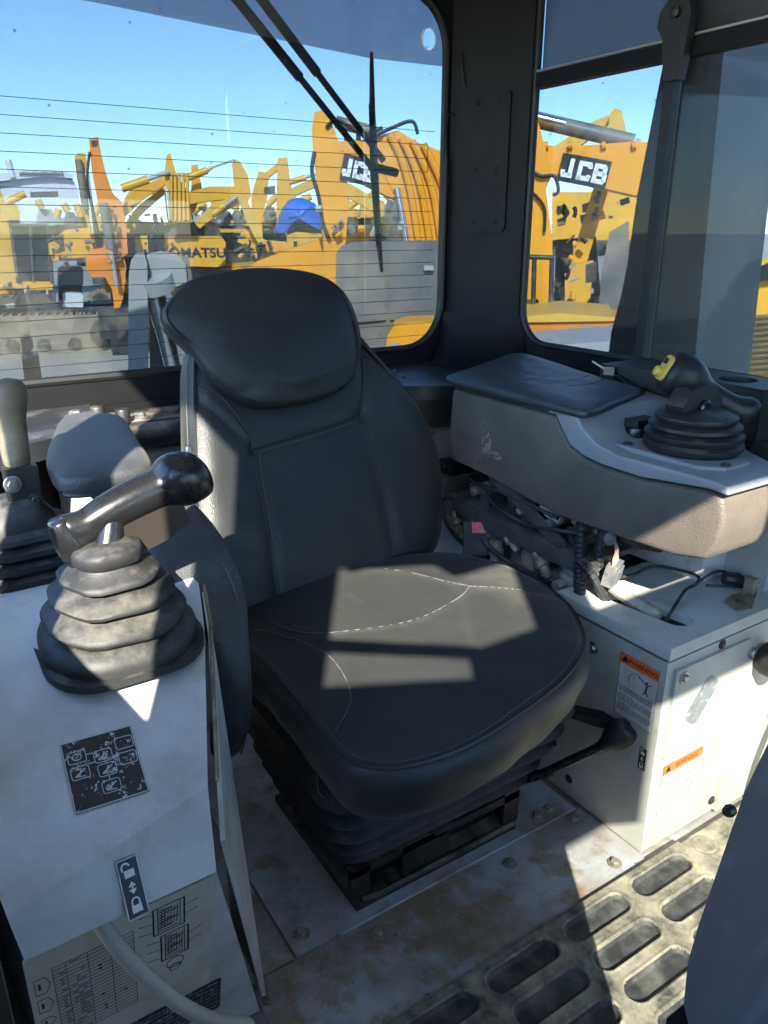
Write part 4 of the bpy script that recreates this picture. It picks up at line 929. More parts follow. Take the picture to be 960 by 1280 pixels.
# black cushion lid
po = [(1.143, 1.475), (1.138, 1.36), (1.135, 1.20), (1.132, 1.06), (1.150, 1.032), (1.26, 1.065), (1.385, 1.105), (1.405, 1.13), (1.412, 1.30), (1.43, 1.50), (1.405, 1.545), (1.29, 1.52), (1.17, 1.492)]
zt = lambda a, b: .866 + .10*max(0, (a-1.14))*max(0, (b-1.1)/.45)
def ptop(a, b, s): return zt(a, b) + .016 - .010*s**5 + .0025*noise.noise(Vector((a*30, b*14, 2)))
bm, opd = pad(po, lambda a, b, h: (a, b, h), ptop, [(.003, lambda a, b: zt(a, b)+.002), (.004, lambda a, b: zt(a, b)-.004), (.001, lambda a, b: zt(a, b)-.010), (-.02, lambda a, b: zt(a, b)-.012)], rings=14, k=6)
lidp = finish('arm_cushion', bm, 'arm_pad', rc, smooth=65)
for pts in [[(1.20, 1.30), (1.25, 1.285), (1.33, 1.30)], [(1.22, 1.24), (1.27, 1.225), (1.34, 1.235), (1.38, 1.25)], [(1.19, 1.35), (1.25, 1.335), (1.30, 1.345)], [(1.24, 1.19), (1.31, 1.18), (1.37, 1.195)]]:
    bm = NB(); tube(bm, [(p.x, p.y, ptop(p.x, p.y, .5)-.0004) for p in curve_pts([(a, b, 0) for a, b in pts], 5)], .0011, 5); finish('crease', bm, 'black_print', lidp)
bm = NB(); prism_z(bm, [(1.152, 1.465), (1.152, 1.10), (1.40, 1.14), (1.42, 1.50)], .842, .857); finish('lid_hinge_plate', bm, 'metal_black', rc, bevel=.002)
# ------------------------------------------------------------------ right joystick
rj = thing('blade_joystick', 'black joystick with yellow side plate on a coiled rubber boot, right arm console', 'joystick', (1.285, .885, .808))
bm = NB(); lathe(bm, [(.086, .809), (.092, .815), (.0925, .823), (.085, .829), (.091, .835), (.091, .842), (.080, .848), (.0855, .853), (.085, .859), (.072, .865), (.076, .870), (.075, .876), (.055, .884), (.03, .888)], (1.278, .882, 0), (0, 0, 1), 32); finish('boot', bm, 'boot_clean', rj, smooth=50)
bm = NB(); prism_y(bm, [(1.235, .868), (1.225, .895), (1.25, .925), (1.30, .93), (1.345, .905), (1.365, .872), (1.33, .862)], .875, .915); br_ = finish('handle_bracket', bm, 'black_plastic', rj, bevel=.007, seg=3)
bm = NB(); lathe(bm, [(.016, 0), (.016, .006), (.012, .009), (.008, .007), (0, .007)], (1.285, .874, .888), (0, -1, 0), 16); finish('dial', bm, 'gloss_black', br_)
JA, JB = Vector((1.283, .948, .945)), Vector((1.402, .862, .870)); jd = (JB-JA).normalized(); ju = jd.cross(Vector((0, 0, 1))).normalized(); jv = ju.cross(jd)
def al(t, o=0): return JA + (JB-JA)*t + jv*o
sts = [(al(-.12), .010, .010, ju, jv), (al(-.10), .028, .030, ju, jv), (al(-.02), .038, .041, ju, jv), (al(.14), .041, .045, ju, jv), (al(.30, -.002), .036, .038, ju, jv), (al(.42, -.004), .027, .028, ju, jv), (al(.55, -.006), .025, .026, ju, jv), (al(.75, -.006), .025, .025, ju, jv), (al(.88, -.004), .026, .026, ju, jv), (al(1.0), .028, .030, ju, jv), (al(1.1, .002), .022, .024, ju, jv), (al(1.14, .002), .008, .009, ju, jv)]
bm = sweep(dense(sts, 3), 22, 2.3); finish('grip', bm, 'satin_black', rj, smooth=75)
k0 = al(-.105); bm = NB(); pl = rrect(0, 0, .044, .052, .016, 4); prism(bm, [k0+ju*a+jv*b for a, b in pl], [k0-jd*.006+ju*a*.96+jv*b*.96 for a, b in pl]); yp = finish('yellow_plate', bm, 'yellow_part', rj, bevel=.002)
bm = NB(); lathe(bm, [(.010, 0), (.010, .010), (.008, .012), (0, .012)], al(-.14, -.012), -jd, 12); finish('thumb_wheel', bm, 'yellow_part', yp)
bm = NB(); lathe(bm, [(.006, 0), (.006, .006), (0, .007)], al(-.14, .012), -jd, 12); finish('switch', bm, 'black_print', yp)
# dial socket on the silver top, left of the boot
sk = thing('accessory_socket', 'round black socket cap on the silver top beside the boot', 'socket', (1.26, 1.02, .80))
bm = NB(); lathe(bm, [(.028, 0), (.029, .010), (.026, .018), (.020, .020), (.019, .014), (0, .014)], (1.275, 1.01, .808), (0, 0, 1), 20); finish('socket_body', bm, 'gloss_black', sk)
bm = NB(); box(bm, (1.255, .995, .826), (1.315, 1.03, .842)); finish('flap', bm, 'black_plastic', sk, bevel=.003)

# ------------------------------------------------------------------ tray with cup holder, by the side window
ct = thing('cup_holder_tray', 'black plastic tray with a round cup recess below the side window', 'tray', (1.5, .95, .80))
bm = NB(); hole = [(1.525+.040*math.cos(R(12*k+1)), .965+.040*math.sin(R(12*k+1))) for k in range(30)]
plate_with_hole(bm, ((1.462, .865), (1.592, 1.06)), hole, .79, .905); tr_ = finish('tray_body', bm, 'black_plastic', ct, bevel=.004)
bm = NB(); lathe(bm, [(.0395, .835), (.0395, .838), (0, .838)], (1.525, .965, 0), (0, 0, 1), 24); finish('cup_floor', bm, 'seal', ct)
bm = NB(); box(bm, (1.44, 1.065, .80), (1.595, 1.27, .905)); finish('switch_plate', bm, 'black_plastic', ct, bevel=.006)
bm = NB(); lathe(bm, [(.014, 0), (.014, .004), (.008, .004), (0, .003)], (1.53, 1.15, .905), (0, 0, 1), 16); finish('plug', bm, 'seal', ct)
bm = NB(); box(bm, (1.44, -.3, .70), (1.575, .86, .800)); box(bm, (1.44, 1.28, .70), (1.575, 1.584, .815)); finish('side_ledge', bm, 'ledge', ct, bevel=.006)
wh = thing('loose_connector', 'loose wiring plug lying between arm cushion and cup holder tray', 'connector', (1.42, 1.24, .88))
bm = NB(); box(bm, (-.015, -.012, -.010), (.018, .012, .010), Matrix.Translation((1.43, 1.235, .888)) @ Matrix.Rotation(R(40), 4, 'Z') @ Matrix.Rotation(R(30), 4, 'Y')); finish('plug', bm, 'mgrey', wh, bevel=.002)
for k in range(3):
    bm = NB(); tube(bm, curve_pts([(1.435, 1.23, .885), (1.44-.01*k, 1.19, .872+.006*k), (1.42-.008*k, 1.13, .868), (1.40, 1.08+.01*k, .875+.004*k), (1.42, 1.04, .868)], 6), .0028, 6); finish('wire', bm, 'seal', wh)
bm = NB(); tube(bm, [(1.43, 1.245, .895), (1.415, 1.275, .912)], .0022, 6); finish('wire', bm, 'wire', wh)

# ------------------------------------------------------------------ exposed linkage and wiring under the arm console
ln_ = thing('linkage_tray', 'oily black linkage tray with slanted brace under the arm console', 'linkage', (1.25, 1.25, .47))
bm = NB(); prism(bm, [(1.155, 1.57, .555), (1.155, 1.00, .545), (1.40, 1.00, .545), (1.40, 1.57, .555)], [(1.155, 1.57, .567), (1.155, 1.00, .557), (1.40, 1.00, .557), (1.40, 1.57, .567)]); finish('tray_plate', bm, 'dusty_metal', ln_, bevel=.002)
bm = NB(); box(bm, (1.150, 1.50, .545), (1.168, 1.585, .605)); box(bm, (1.165, 1.50, .567), (1.30, 1.585, .600)); finish('solenoid_block', bm, 'dusty_metal', ln_, bevel=.004)
bm = NB(); box(bm, (1.19, 1.52, .600), (1.27, 1.58, .632)); finish('relay', bm, 'gloss_black', ln_, bevel=.004)
bm = NB(); box(bm, (1.150, .985, .520), (1.17, 1.46, .556)); finish('tray_rim', bm, 'dusty_metal', ln_, bevel=.003)
bm = NB()
A_, B_ = Vector((1.165, 1.335, .66)), Vector((1.158, 1.09, .560)); d_ = (B_-A_).normalized(); w_d = d_.cross(Vector((1, 0, 0))).normalized()
q = [A_+w_d*.014, B_+w_d*.011, B_+d_*.012, B_-w_d*.011, A_-w_d*.014]; prism(bm, q, [p+Vector((.014, 0, 0)) for p in q]); finish('brace', bm, 'dusty_metal', ln_, bevel=.003)
bolt('black', B_+Vector((-.001, 0, 0)), (-1, 0, 0), ln_); bolt('black', A_+d_*.02+Vector((-.001, 0, 0)), (-1, 0, 0), ln_)
for k in range(9):
    y0 = 1.06+.05*k; bm = NB(); x0 = 1.19+.02*(k % 3)
    if k % 3 == 0: box(bm, (x0, y0, .56), (x0+.10, y0+.035, .585+.006*(k % 4)))
    elif k % 3 == 1: tube(bm, [(x0, y0, .575), (x0+.14, y0+.02, .578)], .012, 8)
    else: prism_z(bm, [(x0, y0), (x0+.12, y0+.006), (x0+.12, y0+.022), (x0, y0+.03)], .56, .582)
    finish('link_piece', bm, 'dusty_metal', ln_, bevel=.002)
for i, (x, y, z0, z1, r, mm) in enumerate([(1.19, 1.405, .44, .535, .026, 'bronze'), (1.20, 1.21, .43, .53, .030, 'bronze'), (1.185, 1.06, .415, .525, .034, 'dull_steel'), (1.28, 1.12, .42, .53, .03, 'bronze'), (1.30, 1.33, .44, .54, .03, 'mdark')]):
    bm = NB(); lathe(bm, [(r, z0), (r*1.1, z0+.006), (r*1.1, z0+.018), (r, z0+.022), (r, z1-.03), (r*.8, z1-.025), (r*.8, z1)], (x, y, 0), (0, 0, 1), 18); finish('valve_cartridge', bm, mm, ln_, smooth=40)
bm = NB(); tube(bm, [(1.15, 1.06, .485), (1.125, 1.06, .485)], .011, 8); finish('grease_nipple', bm, 'dull_steel', ln_)
bm = NB(); prism_x(bm, [(1.02, .648), (.99, .625), (.90, .618), (.845, .628), (.842, .638), (.90, .640)], 1.17, 1.20); finish('lower_lever', bm, 'gloss_black', ln_, bevel=.004)
for i, (a, b, r, mm) in enumerate([((1.165, 1.30, .50), (1.165, 1.30, .44), .017, 'bronze'), ((1.16, 1.27, .535), (1.16, 1.22, .50), .010, 'dull_steel'), ((1.158, 1.16, .52), (1.158, 1.11, .475), .013, 'bronze'), ((1.165, 1.36, .53), (1.165, 1.33, .46), .014, 'mlight'), ((1.16, 1.46, .53), (1.16, 1.43, .47), .018, 'bronze'), ((1.15, 1.02, .455), (1.15, .985, .43), .020, 'tape'), ((1.21, 1.10, .61), (1.21, 1.02, .60), .013, 'dull_steel'), ((1.19, 1.18, .62), (1.19, 1.12, .60), .011, 'mlight'), ((1.22, 1.30, .62), (1.22, 1.22, .61), .014, 'bronze'), ((1.175, 1.24, .59), (1.30, 1.26, .60), .010, 'dull_steel'), ((1.175, 1.15, .585), (1.30, 1.16, .59), .012, 'mgrey'), ((1.175, 1.41, .59), (1.32, 1.42, .60), .012, 'mgrey')]):
    a, b = Vector(a), Vector(b); bm = NB(); d = b-a; L_ = d.length
    lathe(bm, [(r*.7, 0), (r, .003), (r, L_*.3), (r*1.25, L_*.32), (r*1.25, L_*.55), (r*.85, L_*.58), (r*.85, L_)], a, d, 12); finish('hose_fitting', bm, mm, ln_, smooth=40)
for k, pts in enumerate([[(1.16, 1.40, .545), (1.14, 1.33, .50), (1.15, 1.25, .47), (1.17, 1.17, .455), (1.16, 1.10, .46)], [(1.17, 1.36, .60), (1.155, 1.28, .585), (1.16, 1.20, .575), (1.155, 1.12, .59), (1.17, 1.05, .60)], [(1.20, 1.45, .61), (1.17, 1.38, .62), (1.165, 1.25, .625), (1.18, 1.12, .61)], [(1.16, 1.52, .54), (1.145, 1.47, .49), (1.15, 1.40, .455), (1.17, 1.36, .44)]]):
    bm = NB(); tube(bm, curve_pts(pts, 8), [.0065, .0045, .005, .0055][k], 8); finish('hose', bm, 'boot', ln_)
# deck behind
bm = NB(); box(bm, (1.12, 1.302, .30), (1.575, 1.66, .425)); finish('deck', bm, 'paint', rb, bevel=.006)
bm = NB(); tube(bm, [(1.05, 1.62, .62), (1.16, 1.56, .72)], .011, 10); tag(finish('red_tube', bm, 'dark_red'), 'dark red tube behind the arm console rear corner', 'tube')
hn = thing('wiring_harness', 'ribbed wiring conduits and grey multi-pin plug hanging by the service box', 'wiring', (1.17, .98, .47))
def conduit(pts, r, mname='boot_clean', rib=True):
    o = curve_pts(pts, 14); bm = NB(); tube(bm, o, [r*(1.12 if (i % 2 and rib) else .96) for i in range(len(o))], 10); finish('conduit', bm, mname, hn, smooth=30)
conduit([(1.18, 1.05, .64), (1.165, 1.035, .57), (1.15, 1.015, .50), (1.135, .99, .44), (1.13, .985, .38)], .0125)
conduit([(1.20, 1.01, .64), (1.185, 1.0, .57), (1.175, .985, .50), (1.18, .97, .44)], .010)
conduit([(1.20, 1.08, .60), (1.16, 1.03, .55), (1.15, .98, .53), (1.17, .95, .47)], .009)
conduit([(1.20, .97, .50), (1.205, .93, .488), (1.212, .885, .478), (1.215, .858, .472)], .0145, 'tape', False)
Mc = Matrix.Translation((1.178, .955, .545)) @ Matrix.Rotation(R(12), 4, 'X') @ Matrix.Rotation(R(25), 4, 'Z')
bm = NB(); box(bm, (-.024, -.012, -.026), (.024, .012, .020), Mc)
for k in range(4): box(bm, (-.020+.011*k, -.016, -.020), (-.013+.011*k, -.012, .012), Mc)
finish('grey_plug', bm, mat('grey plug', (.085, .09, .095), .5, dust=(DUST, .3, 40, False)), hn, bevel=.002)
for k in range(6):
    bm = NB(); tube(bm, curve_pts([Mc @ Vector((-.016+.0064*k, 0, .018)), Mc @ Vector((-.012+.005*k, .004, .035)), Mc @ Vector((-.004+.002*k, .008, .055)), (1.20, 1.0, .63)], 5), .0022, 5); finish('wire', bm, 'wire' if k % 2 else 'copper', hn)
bm = NB(); lathe(bm, [(.013, 0), (.015, .01), (.013, .022), (0, .024)], (1.165, .97, .618), (-.4, -.7, .2), 14); finish('cap', bm, 'mdark', hn)
# brown lead crossing the lid and its taped splice
ld = thing('loose_lead', 'thin dark lead looping over the box lid into a taped splice', 'cable', (1.32, .88, .484))
bm = NB(); tube(bm, curve_pts([(1.218, .845, .466), (1.25, .85, .492), (1.315, .875, .500), (1.365, .885, .498), (1.395, .905, .500), (1.385, .955, .500), (1.345, .985, .505), (1.27, .985, .50), (1.20, .985, .52)], 8), .0036, 7); finish('lead', bm, 'black_plastic', ld)
bm = NB(); tube(bm, curve_pts([(1.365, .885, .498), (1.40, .872, .520), (1.44, .868, .512), (1.45, .850, .497)], 6), .003, 7); tube(bm, curve_pts([(1.385, .875, .492), (1.42, .850, .492), (1.45, .845, .494)], 6), .003, 7); finish('lead', bm, 'black_plastic', ld)
bm = NB(); tube(bm, [(1.425, .862, .505), (1.448, .846, .500), (1.462, .830, .492)], [.014, .017, .010], 10); finish('taped_splice', bm, 'black_plastic', ld, smooth=25)
for k in range(6):
    bm = NB(); tube(bm, [(1.455, .836, .495+.002*k), (1.475+.004*k, .812-.003*(k % 3), .488+.006*k)], .0016, 5); finish('bare_wire', bm, 'wire' if k % 2 else 'copper', ld)
# bent bracket tab on the lid
bm = NB(); prism_z(bm, [(1.345, .775), (1.375, .762), (1.44, .795), (1.44, .815), (1.40, .822), (1.36, .812)], .4845, .488); box(bm, (1.425, .795, .4845), (1.442, .816, .525)); tg = tag(finish('bracket_tab', bm, 'bronze', None, bevel=.0015), 'rusty bent bracket tab screwed on the box lid', 'bracket')
bolt('black', (1.385, .795, .488), (0, 0, 1), tg)
# white side pillar trim behind the lid
sp_ = thing('pillar_trim', 'cream painted upright trim panel behind the service box lid', 'panel', (1.50, .85, .40))
bm = NB(); prism(bm, [(1.475, .80, .484), (1.505, .80, .484), (1.530, .80, .60), (1.515, .80, .705), (1.485, .80, .72), (1.492, .80, .62)], [(1.475, .99, .484), (1.51, .99, .484), (1.56, 1.02, .60), (1.56, 1.02, .705), (1.50, .99, .72), (1.492, .99, .62)]); finish('trim_panel', bm, 'paint_side', sp_, bevel=.006)
bm = NB(); box(bm, (1.40, .90, .4845), (1.56, 1.30, .66)); finish('back_panel', bm, 'paint', sp_, bevel=.006)
# white tube rails at the right edge and black roller
gr = thing('grab_rail', 'white painted tube rail standing at the right edge of the cab', 'rail', (1.44, .66, .0))
bm = NB(); tube(bm, curve_pts([(1.54, .745, .60), (1.50, .72, .50), (1.475, .69, .42), (1.47, .66, .30), (1.42, .655, .16), (1.40, .655, .012)], 6), .0115, 10); finish('rail_tube', bm, 'paint_side', gr)
bm = NB(); lathe(bm, [(.032, 0), (.036, .01), (.036, .05), (.03, .06), (0, .06)], (1.425, .748, .37), (0, -1, 0), 20); finish('rubber_roller', bm, 'boot_clean', gr)

# ------------------------------------------------------------------ front console (dark panel at lower right)
fc = thing('slate_panel', 'smooth dark slate panel edge in the lower right foreground', 'panel', (.5, .23, 0))
pl0 = [(.735, .735), (.700, .675), (.682, .64), (.640, .478), (.633, .43), (.640, .36), (.658, .314), (.70, .10), (1.00, .10), (1.0, .80), (.80, .80)]
kk = .2/.35; pl = [(x*kk, 1.2-(1.2-z)*kk) for x, z in pl0]          # stands 0.2 m ahead of the lens
bm = NB(); prism(bm, [(x, .20, z) for x, z in pl], [(.56+(x-.56)*.30, .235, .66+(z-.66)*.5) for x, z in pl]); fp = finish('panel', bm, mat('front console plastic', (.045, .050, .066), .38, var=.12, vscale=9, bump=.06, bscale=400, dust=((.3, .3, .3), .14, 14, False), scratch=((.22, .22, .22), .25, 14)), fc, bevel=.014, seg=4)
bm = NB(); box(bm, (.45, .205, .002), (.58, .258, .58)); finish('pedestal', bm, 'frame', fc, bevel=.01)
bm = NB(); lathe(bm, [(.0035, 0), (.004, .003), (.003, .006), (0, .0065)], (.387, .204, .866), (-1, 0, .2), 12); finish('rubber_stop', bm, 'seal', fc)
# unseen blocker added at the cab front, behind the lens, to shape sun patches
ip = thing('sun_blocker', 'unseen black block added to cut the sunlight at the front of the cab', 'light blocker', (.2, -.3, .66))
bm = NB(); box(bm, (-.06, -.33, .66), (.185, -.20, 1.02)); finish('blocker_base', bm, 'frame', ip, bevel=.02)
bm = NB(); box(bm, (-.06, -.33, 1.022), (.405, -.22, 1.38)); finish('blocker_top', bm, 'frame', ip, bevel=.02)
bm = NB(); box(bm, (-.03, -.219, 1.08), (.37, -.214, 1.33)); finish('blocker_face', bm, 'blocker_face', ip)

# ================================================================== machine yard outside
CAMH = 1.2
def site(u, v, D):
    """point of the yard seen at bearing (u, v) from the seat, D metres away on the level"""
    x = (u-480)/960; y = (640-v)/960; c, s = math.cos(R(20)), math.sin(R(20)); fw = c+y*s; up = y*c-s
    sy, cy = math.sin(R(32.9)), math.cos(R(32.9)); d = Vector((fw*sy+x*cy, fw*cy-x*sy, up)); d *= D/math.hypot(d.x, d.y)
    return Vector((d.x, d.y, CAMH+d.z))
def slab(poly, D, t, mname, parent, name, bevel=.03, dd=0):
    """plate or box-section member: side outline at distance D, t metres thick away from the viewer"""
    a = [site(u, v, D) for u, v in poly]; c = sum(a, Vector())/len(a); n = Vector((c.x, c.y, 0)).normalized()
    bm = NB(); prism(bm, [p+n*dd for p in a], [p+n*(t+dd) for p in a]); return finish(name, bm, mname, parent, bevel=bevel, seg=2)
def rod(p, q, D, r, mname, parent, name, dd=0, n=10):
    a, b = site(*p, D), site(*q, D); k = Vector((a.x, a.y, 0)).normalized()*dd
    bm = NB(); tube(bm, [a+k, b+k], r, n); return finish(name, bm, mname, parent)
def ram(p, q, D, r, parent, dd=0, cyl='mgrey', frac=.6):
    """hydraulic ram: barrel then chrome rod"""
    m = (p[0]+(q[0]-p[0])*frac, p[1]+(q[1]-p[1])*frac)
    rod(p, m, D, r, cyl, parent, 'ram_barrel', dd); rod(m, q, D, r*.55, 'mlight', parent, 'ram_rod', dd)
def hose(pts, D, r, parent, dd=-.03):
    a = [site(u, v, D) for u, v in pts]; n = Vector((a[0].x, a[0].y, 0)).normalized()*dd
    bm = NB(); tube(bm, curve_pts([p+n for p in a], 5), r, 6); finish('hose', bm, 'hose', parent)
def local(base, yaw):
    return Matrix.Translation(base) @ Matrix.Rotation(yaw, 4, 'Z')
def crawler(parent, base, yaw, gauge=2.4, length=4.2, h=.95, w=.6, col='mdark'):
    """two track frames, each a stadium-shaped belt with cleats and rollers"""
    Mx = local(base, yaw)
    for s in (-1, 1):
        y0 = s*gauge/2-w/2; pl = []
        for k in range(13): t = R(90-15*k); pl.append((length/2-h/2+math.cos(t)*h/2, h/2+math.sin(t)*h/2))
        for k in range(13): t = R(270-15*k); pl.append((-length/2+h/2+math.cos(t)*h/2, h/2+math.sin(t)*h/2))
        bm = NB(); prism(bm, [Mx @ Vector((x, y0, z)) for x, z in pl], [Mx @ Vector((x, y0+w, z)) for x, z in pl]); tr = finish('track', bm, 'track', parent, bevel=.02)
        bm = NB(); n_ = len(pl)
        for i in range(n_):
            p, q = Vector(pl[i]), Vector(pl[(i+1) % n_]); L_ = (q-p).length; k_ = max(1, int(L_/.2)); d = (q-p)/max(L_, 1e-6); nn = Vector((-d.y, d.x)) if False else Vector((d.y, -d.x))
            for j in range(k_):
                c = p.lerp(q, (j+.5)/k_); o = c-nn*.03 if False else c
                m_ = c-Vector((0, h/2)); m_ = Vector((0, m_.y)) if abs(c.x) < length/2-h/2 else c-Vector((math.copysign(length/2-h/2, c.x), h/2)); m_ = m_.normalized()
                a_ = c-d*.03; b_ = c+d*.03
                q4 = [a_, b_, b_+m_*.05, a_+m_*.05]; prism(bm, [Mx @ Vector((t.x, y0-.01, t.y)) for t in q4], [Mx @ Vector((t.x, y0+w+.01, t.y)) for t in q4])
        finish('track_cleats', bm, 'track', tr, smooth=0)
        for k in range(6):
            x = -length/2+h/2+(length-h)*k/5; r = h*.36 if k in (0, 5) else h*.17; z = h/2 if k in (0, 5) else h*.24
            bm = NB()
            for side in (y0-.03, y0+w-.03): tube(bm, [Mx @ Vector((x, side, z)), Mx @ Vector((x, side+.06, z))], r, 14)
            finish('roller', bm, col, tr)
    bm = NB(); box(bm, (-.9, -gauge/2+w/2, h*.45), (.9, gauge/2-w/2, h*1.05), Mx); finish('car_body', bm, col, parent, bevel=.05)
def upper(parent, base, yaw, col, zd=1.05, cabcol=None, cab_side=1, hood='mdark', length=4.0, width=2.7, cab=True, hoodh=.35):
    """slewing house: deck, counterweight, engine hood with louvres, cab with panes"""
    Mx = local(base, yaw); hl = length/2
    bm = NB(); box(bm, (-hl+.5, -width/2, zd), (hl-.2, width/2, zd+.22), Mx); finish('deck', bm, 'mdark', parent, bevel=.03)
    bm = NB(); pl = [(-hl-.35, zd+.15), (-hl-.45, zd+.6), (-hl-.35, zd+1.0), (-hl+.55, zd+1.05), (-hl+.55, zd+.15)]
    prism(bm, [Mx @ Vector((x, -width/2, z)) for x, z in pl], [Mx @ Vector((x, width/2, z)) for x, z in pl]); finish('counterweight', bm, col, parent, bevel=.10, seg=3)
    bm = NB(); box(bm, (-hl+.56, -width/2+.04, zd+.22), (hl-1.6, width/2-.04, zd+1.0), Mx); hb = finish('engine_housing', bm, col, parent, bevel=.05)
    bm = NB(); box(bm, (-hl+.3, -width/2+.5, zd+1.04), (hl-1.7, width/2-.4, zd+1.0+hoodh), Mx); finish('engine_hood', bm, hood, hb, bevel=.08)
    for s in (-1, 1):
        for k in range(4):
            bm = NB(); yy = s*(width/2-.035); box(bm, (-hl+.75+.28*k, min(yy, yy+s*.02), zd+.4), (-hl+.90+.28*k, max(yy, yy+s*.02), zd+.85), Mx); finish('louvre', bm, 'mdark', hb)
    bm = NB(); tube(bm, [Mx @ Vector((-.6, -.6, zd+1.2)), Mx @ Vector((-.6, -.6, zd+1.75))], .06, 8); finish('exhaust', bm, 'mdark', hb)
    if cab:
        y0 = cab_side*(width/2)-(1.0 if cab_side > 0 else 0); x0 = hl-1.75; cc = cabcol or col
        z0, z1 = zd+.22, zd+1.95
        cb = None
        bm = NB(); box(bm, (x0, y0, z0), (x0+1.7, y0+1.0, z0+.42), Mx); cb = finish('cab_base', bm, cc, parent, bevel=.04)
        bm = NB(); pl = [(x0, z1-.10), (x0, z1), (x0+1.35, z1), (x0+1.5, z1-.10)]; prism(bm, [Mx @ Vector((x, y0, z)) for x, z in pl], [Mx @ Vector((x, y0+1.0, z)) for x, z in pl]); finish('cab_roof', bm, cc, cb, bevel=.03)
        bm = NB()
        for (x, y, xt) in [(x0+.04, y0+.04, x0+.04), (x0+.04, y0+.96, x0+.04), (x0+1.64, y0+.05, x0+1.40), (x0+1.64, y0+.95, x0+1.40), (x0+.85, y0+.02, x0+.85), (x0+.85, y0+.98, x0+.85)]: tube(bm, [Mx @ Vector((x, y, z0+.40)), Mx @ Vector((xt, y, z1-.05))], .05, 6)
        finish('cab_posts', bm, 'mdark', cb)
        for yy in (y0+.03, y0+.965):
            bm = NB(); pl = [(x0+.06, z0+.40), (x0+1.62, z0+.40), (x0+1.40, z1-.08), (x0+.06, z1-.08)]; prism(bm, [Mx @ Vector((x, yy, z)) for x, z in pl], [Mx @ Vector((x, yy+.01, z)) for x, z in pl]); finish('cab_pane', bm, 'mglass', cb)
        bm = NB(); prism(bm, [Mx @ Vector(p) for p in ((x0+1.63, y0+.06, z0+.4), (x0+1.63, y0+.94, z0+.4), (x0+1.40, y0+.94, z1-.08), (x0+1.40, y0+.06, z1-.08))], [Mx @ Vector(p) for p in ((x0+1.64, y0+.06, z0+.4), (x0+1.64, y0+.94, z0+.4), (x0+1.41, y0+.94, z1-.08), (x0+1.41, y0+.06, z1-.08))]); finish('cab_pane', bm, 'mglass', cb)
        bm = NB(); box(bm, (x0+.02, y0+.06, z0+.4), (x0+.03, y0+.94, z1-.08), Mx); finish('cab_pane', bm, 'mglass', cb)
def at_ground(u, v, D): p = site(u, v, D); return Vector((p.x, p.y, GZ))
def bearing_yaw(u, extra=0):
    p = site(u, 300, 10); return math.atan2(p.y, p.x) + R(extra)
GLY = {'J': [(.62, 1, .62, .14), (.78, .14, .10, .14), (.18, .14, .18, .40)], 'C': [(.9, .86, .12, .86), (.22, .98, .22, .02), (.12, .14, .9, .14), (.82, .86, .82, .66), (.82, .14, .82, .34)],
       'B': [(.22, 1, .22, 0), (.12, .88, .80, .88), (.12, .50, .84, .50), (.12, .12, .84, .12), (.76, .88, .76, .5), (.82, .5, .82, .12)]}
def badge(o, ax, h, w, parent):
    """black sign plate with three heavy white block letters, facing the viewer"""
    ax = Vector(ax).normalized(); ay = Vector((0, 0, 1)); ay = (ay-ax*ay.dot(ax)).normalized(); nz = ax.cross(ay)
    b = quad_sheet('badge', o, ax, ay, w, h, .02, 'logo_black', parent, r=.01); cw = w*.33; ch = h*.70
    for k, ch_ in enumerate('JCB'):
        bm = NB(); x0 = -w*.475 + k*w*.315
        for a0, b0, a1, b1 in GLY[ch_]: bar2(bm, o, ax, ay, x0+a0*cw, -ch/2+b0*ch, x0+a1*cw, -ch/2+b1*ch, h*.165, .021, .006)
        finish('letter', bm, 'logo_white', b, smooth=0)
# --- JCB machine seen through the rear window: dipper, boom with four pipes, ram, house
D = 13.0
e1 = thing('excavator', 'amber excavator with upright arm and lettered boom behind the rear window', 'excavator', at_ground(470, 300, D), 'amber excavators')
slab([(391, 192), (390, 160), (393, 140), (402, 138), (414, 152), (424, 178), (433, 212), (435, 250), (433, 298), (414, 300), (404, 300), (402, 262), (396, 228)], D, .55, 'jcb', e1, 'dipper', .04)
slab([(404, 296), (433, 296), (420, 372), (406, 372)], D, .5, 'jcb', e1, 'bucket_link', .03, .02)
slab([(404, 180), (425, 176), (452, 175), (480, 168), (500, 176), (500, 252), (470, 238), (440, 222), (432, 214)], D, .5, 'jcb', e1, 'boom_tip', .04, .06)
slab([(478, 168), (498, 163), (522, 178), (556, 190), (570, 200), (570, 302), (512, 302), (502, 258), (488, 232), (480, 215)], D, .6, 'jcb', e1, 'boom', .05, .02)
for k, x in enumerate((505, 519, 533, 547)):
    a = [site(x-18, 168+4*k, D-.05), site(x-4, 196+4*k, D-.05), site(x+8, 240, D-.05), site(x+18, 300, D-.05)]
    bm = NB(); tube(bm, curve_pts(a, 6), .055, 8); finish('boom_pipe', bm, 'jcb', e1)
rod((496, 236), (508, 302), D, .055, 'chrome', e1, 'ram_rod', -.12)
hose([(393, 190), (390, 215), (398, 245), (404, 280), (412, 300)], D, .03, e1); hose([(408, 160), (420, 150), (436, 158), (455, 168), (478, 160)], D, .03, e1); hose([(470, 170), (490, 160), (515, 152), (522, 168)], D, .03, e1)
rod((420, 150), (475, 165), D, .09, 'mgrey', e1, 'ram_barrel', .2)
for x in (430, 445, 462): rod((x, 170), (x+6, 170), D, .06, 'mgrey', e1, 'pipe_clamp', .1)
badge(site(448, 213, D-.02), site(463, 216.5, D)-site(433, 209, D), .38, .52, e1)
slab([(300, 342), (320, 328), (404, 297), (408, 318), (410, 350), (300, 372)], D+1, .5, 'jcb', e1, 'boom', .05, .3)
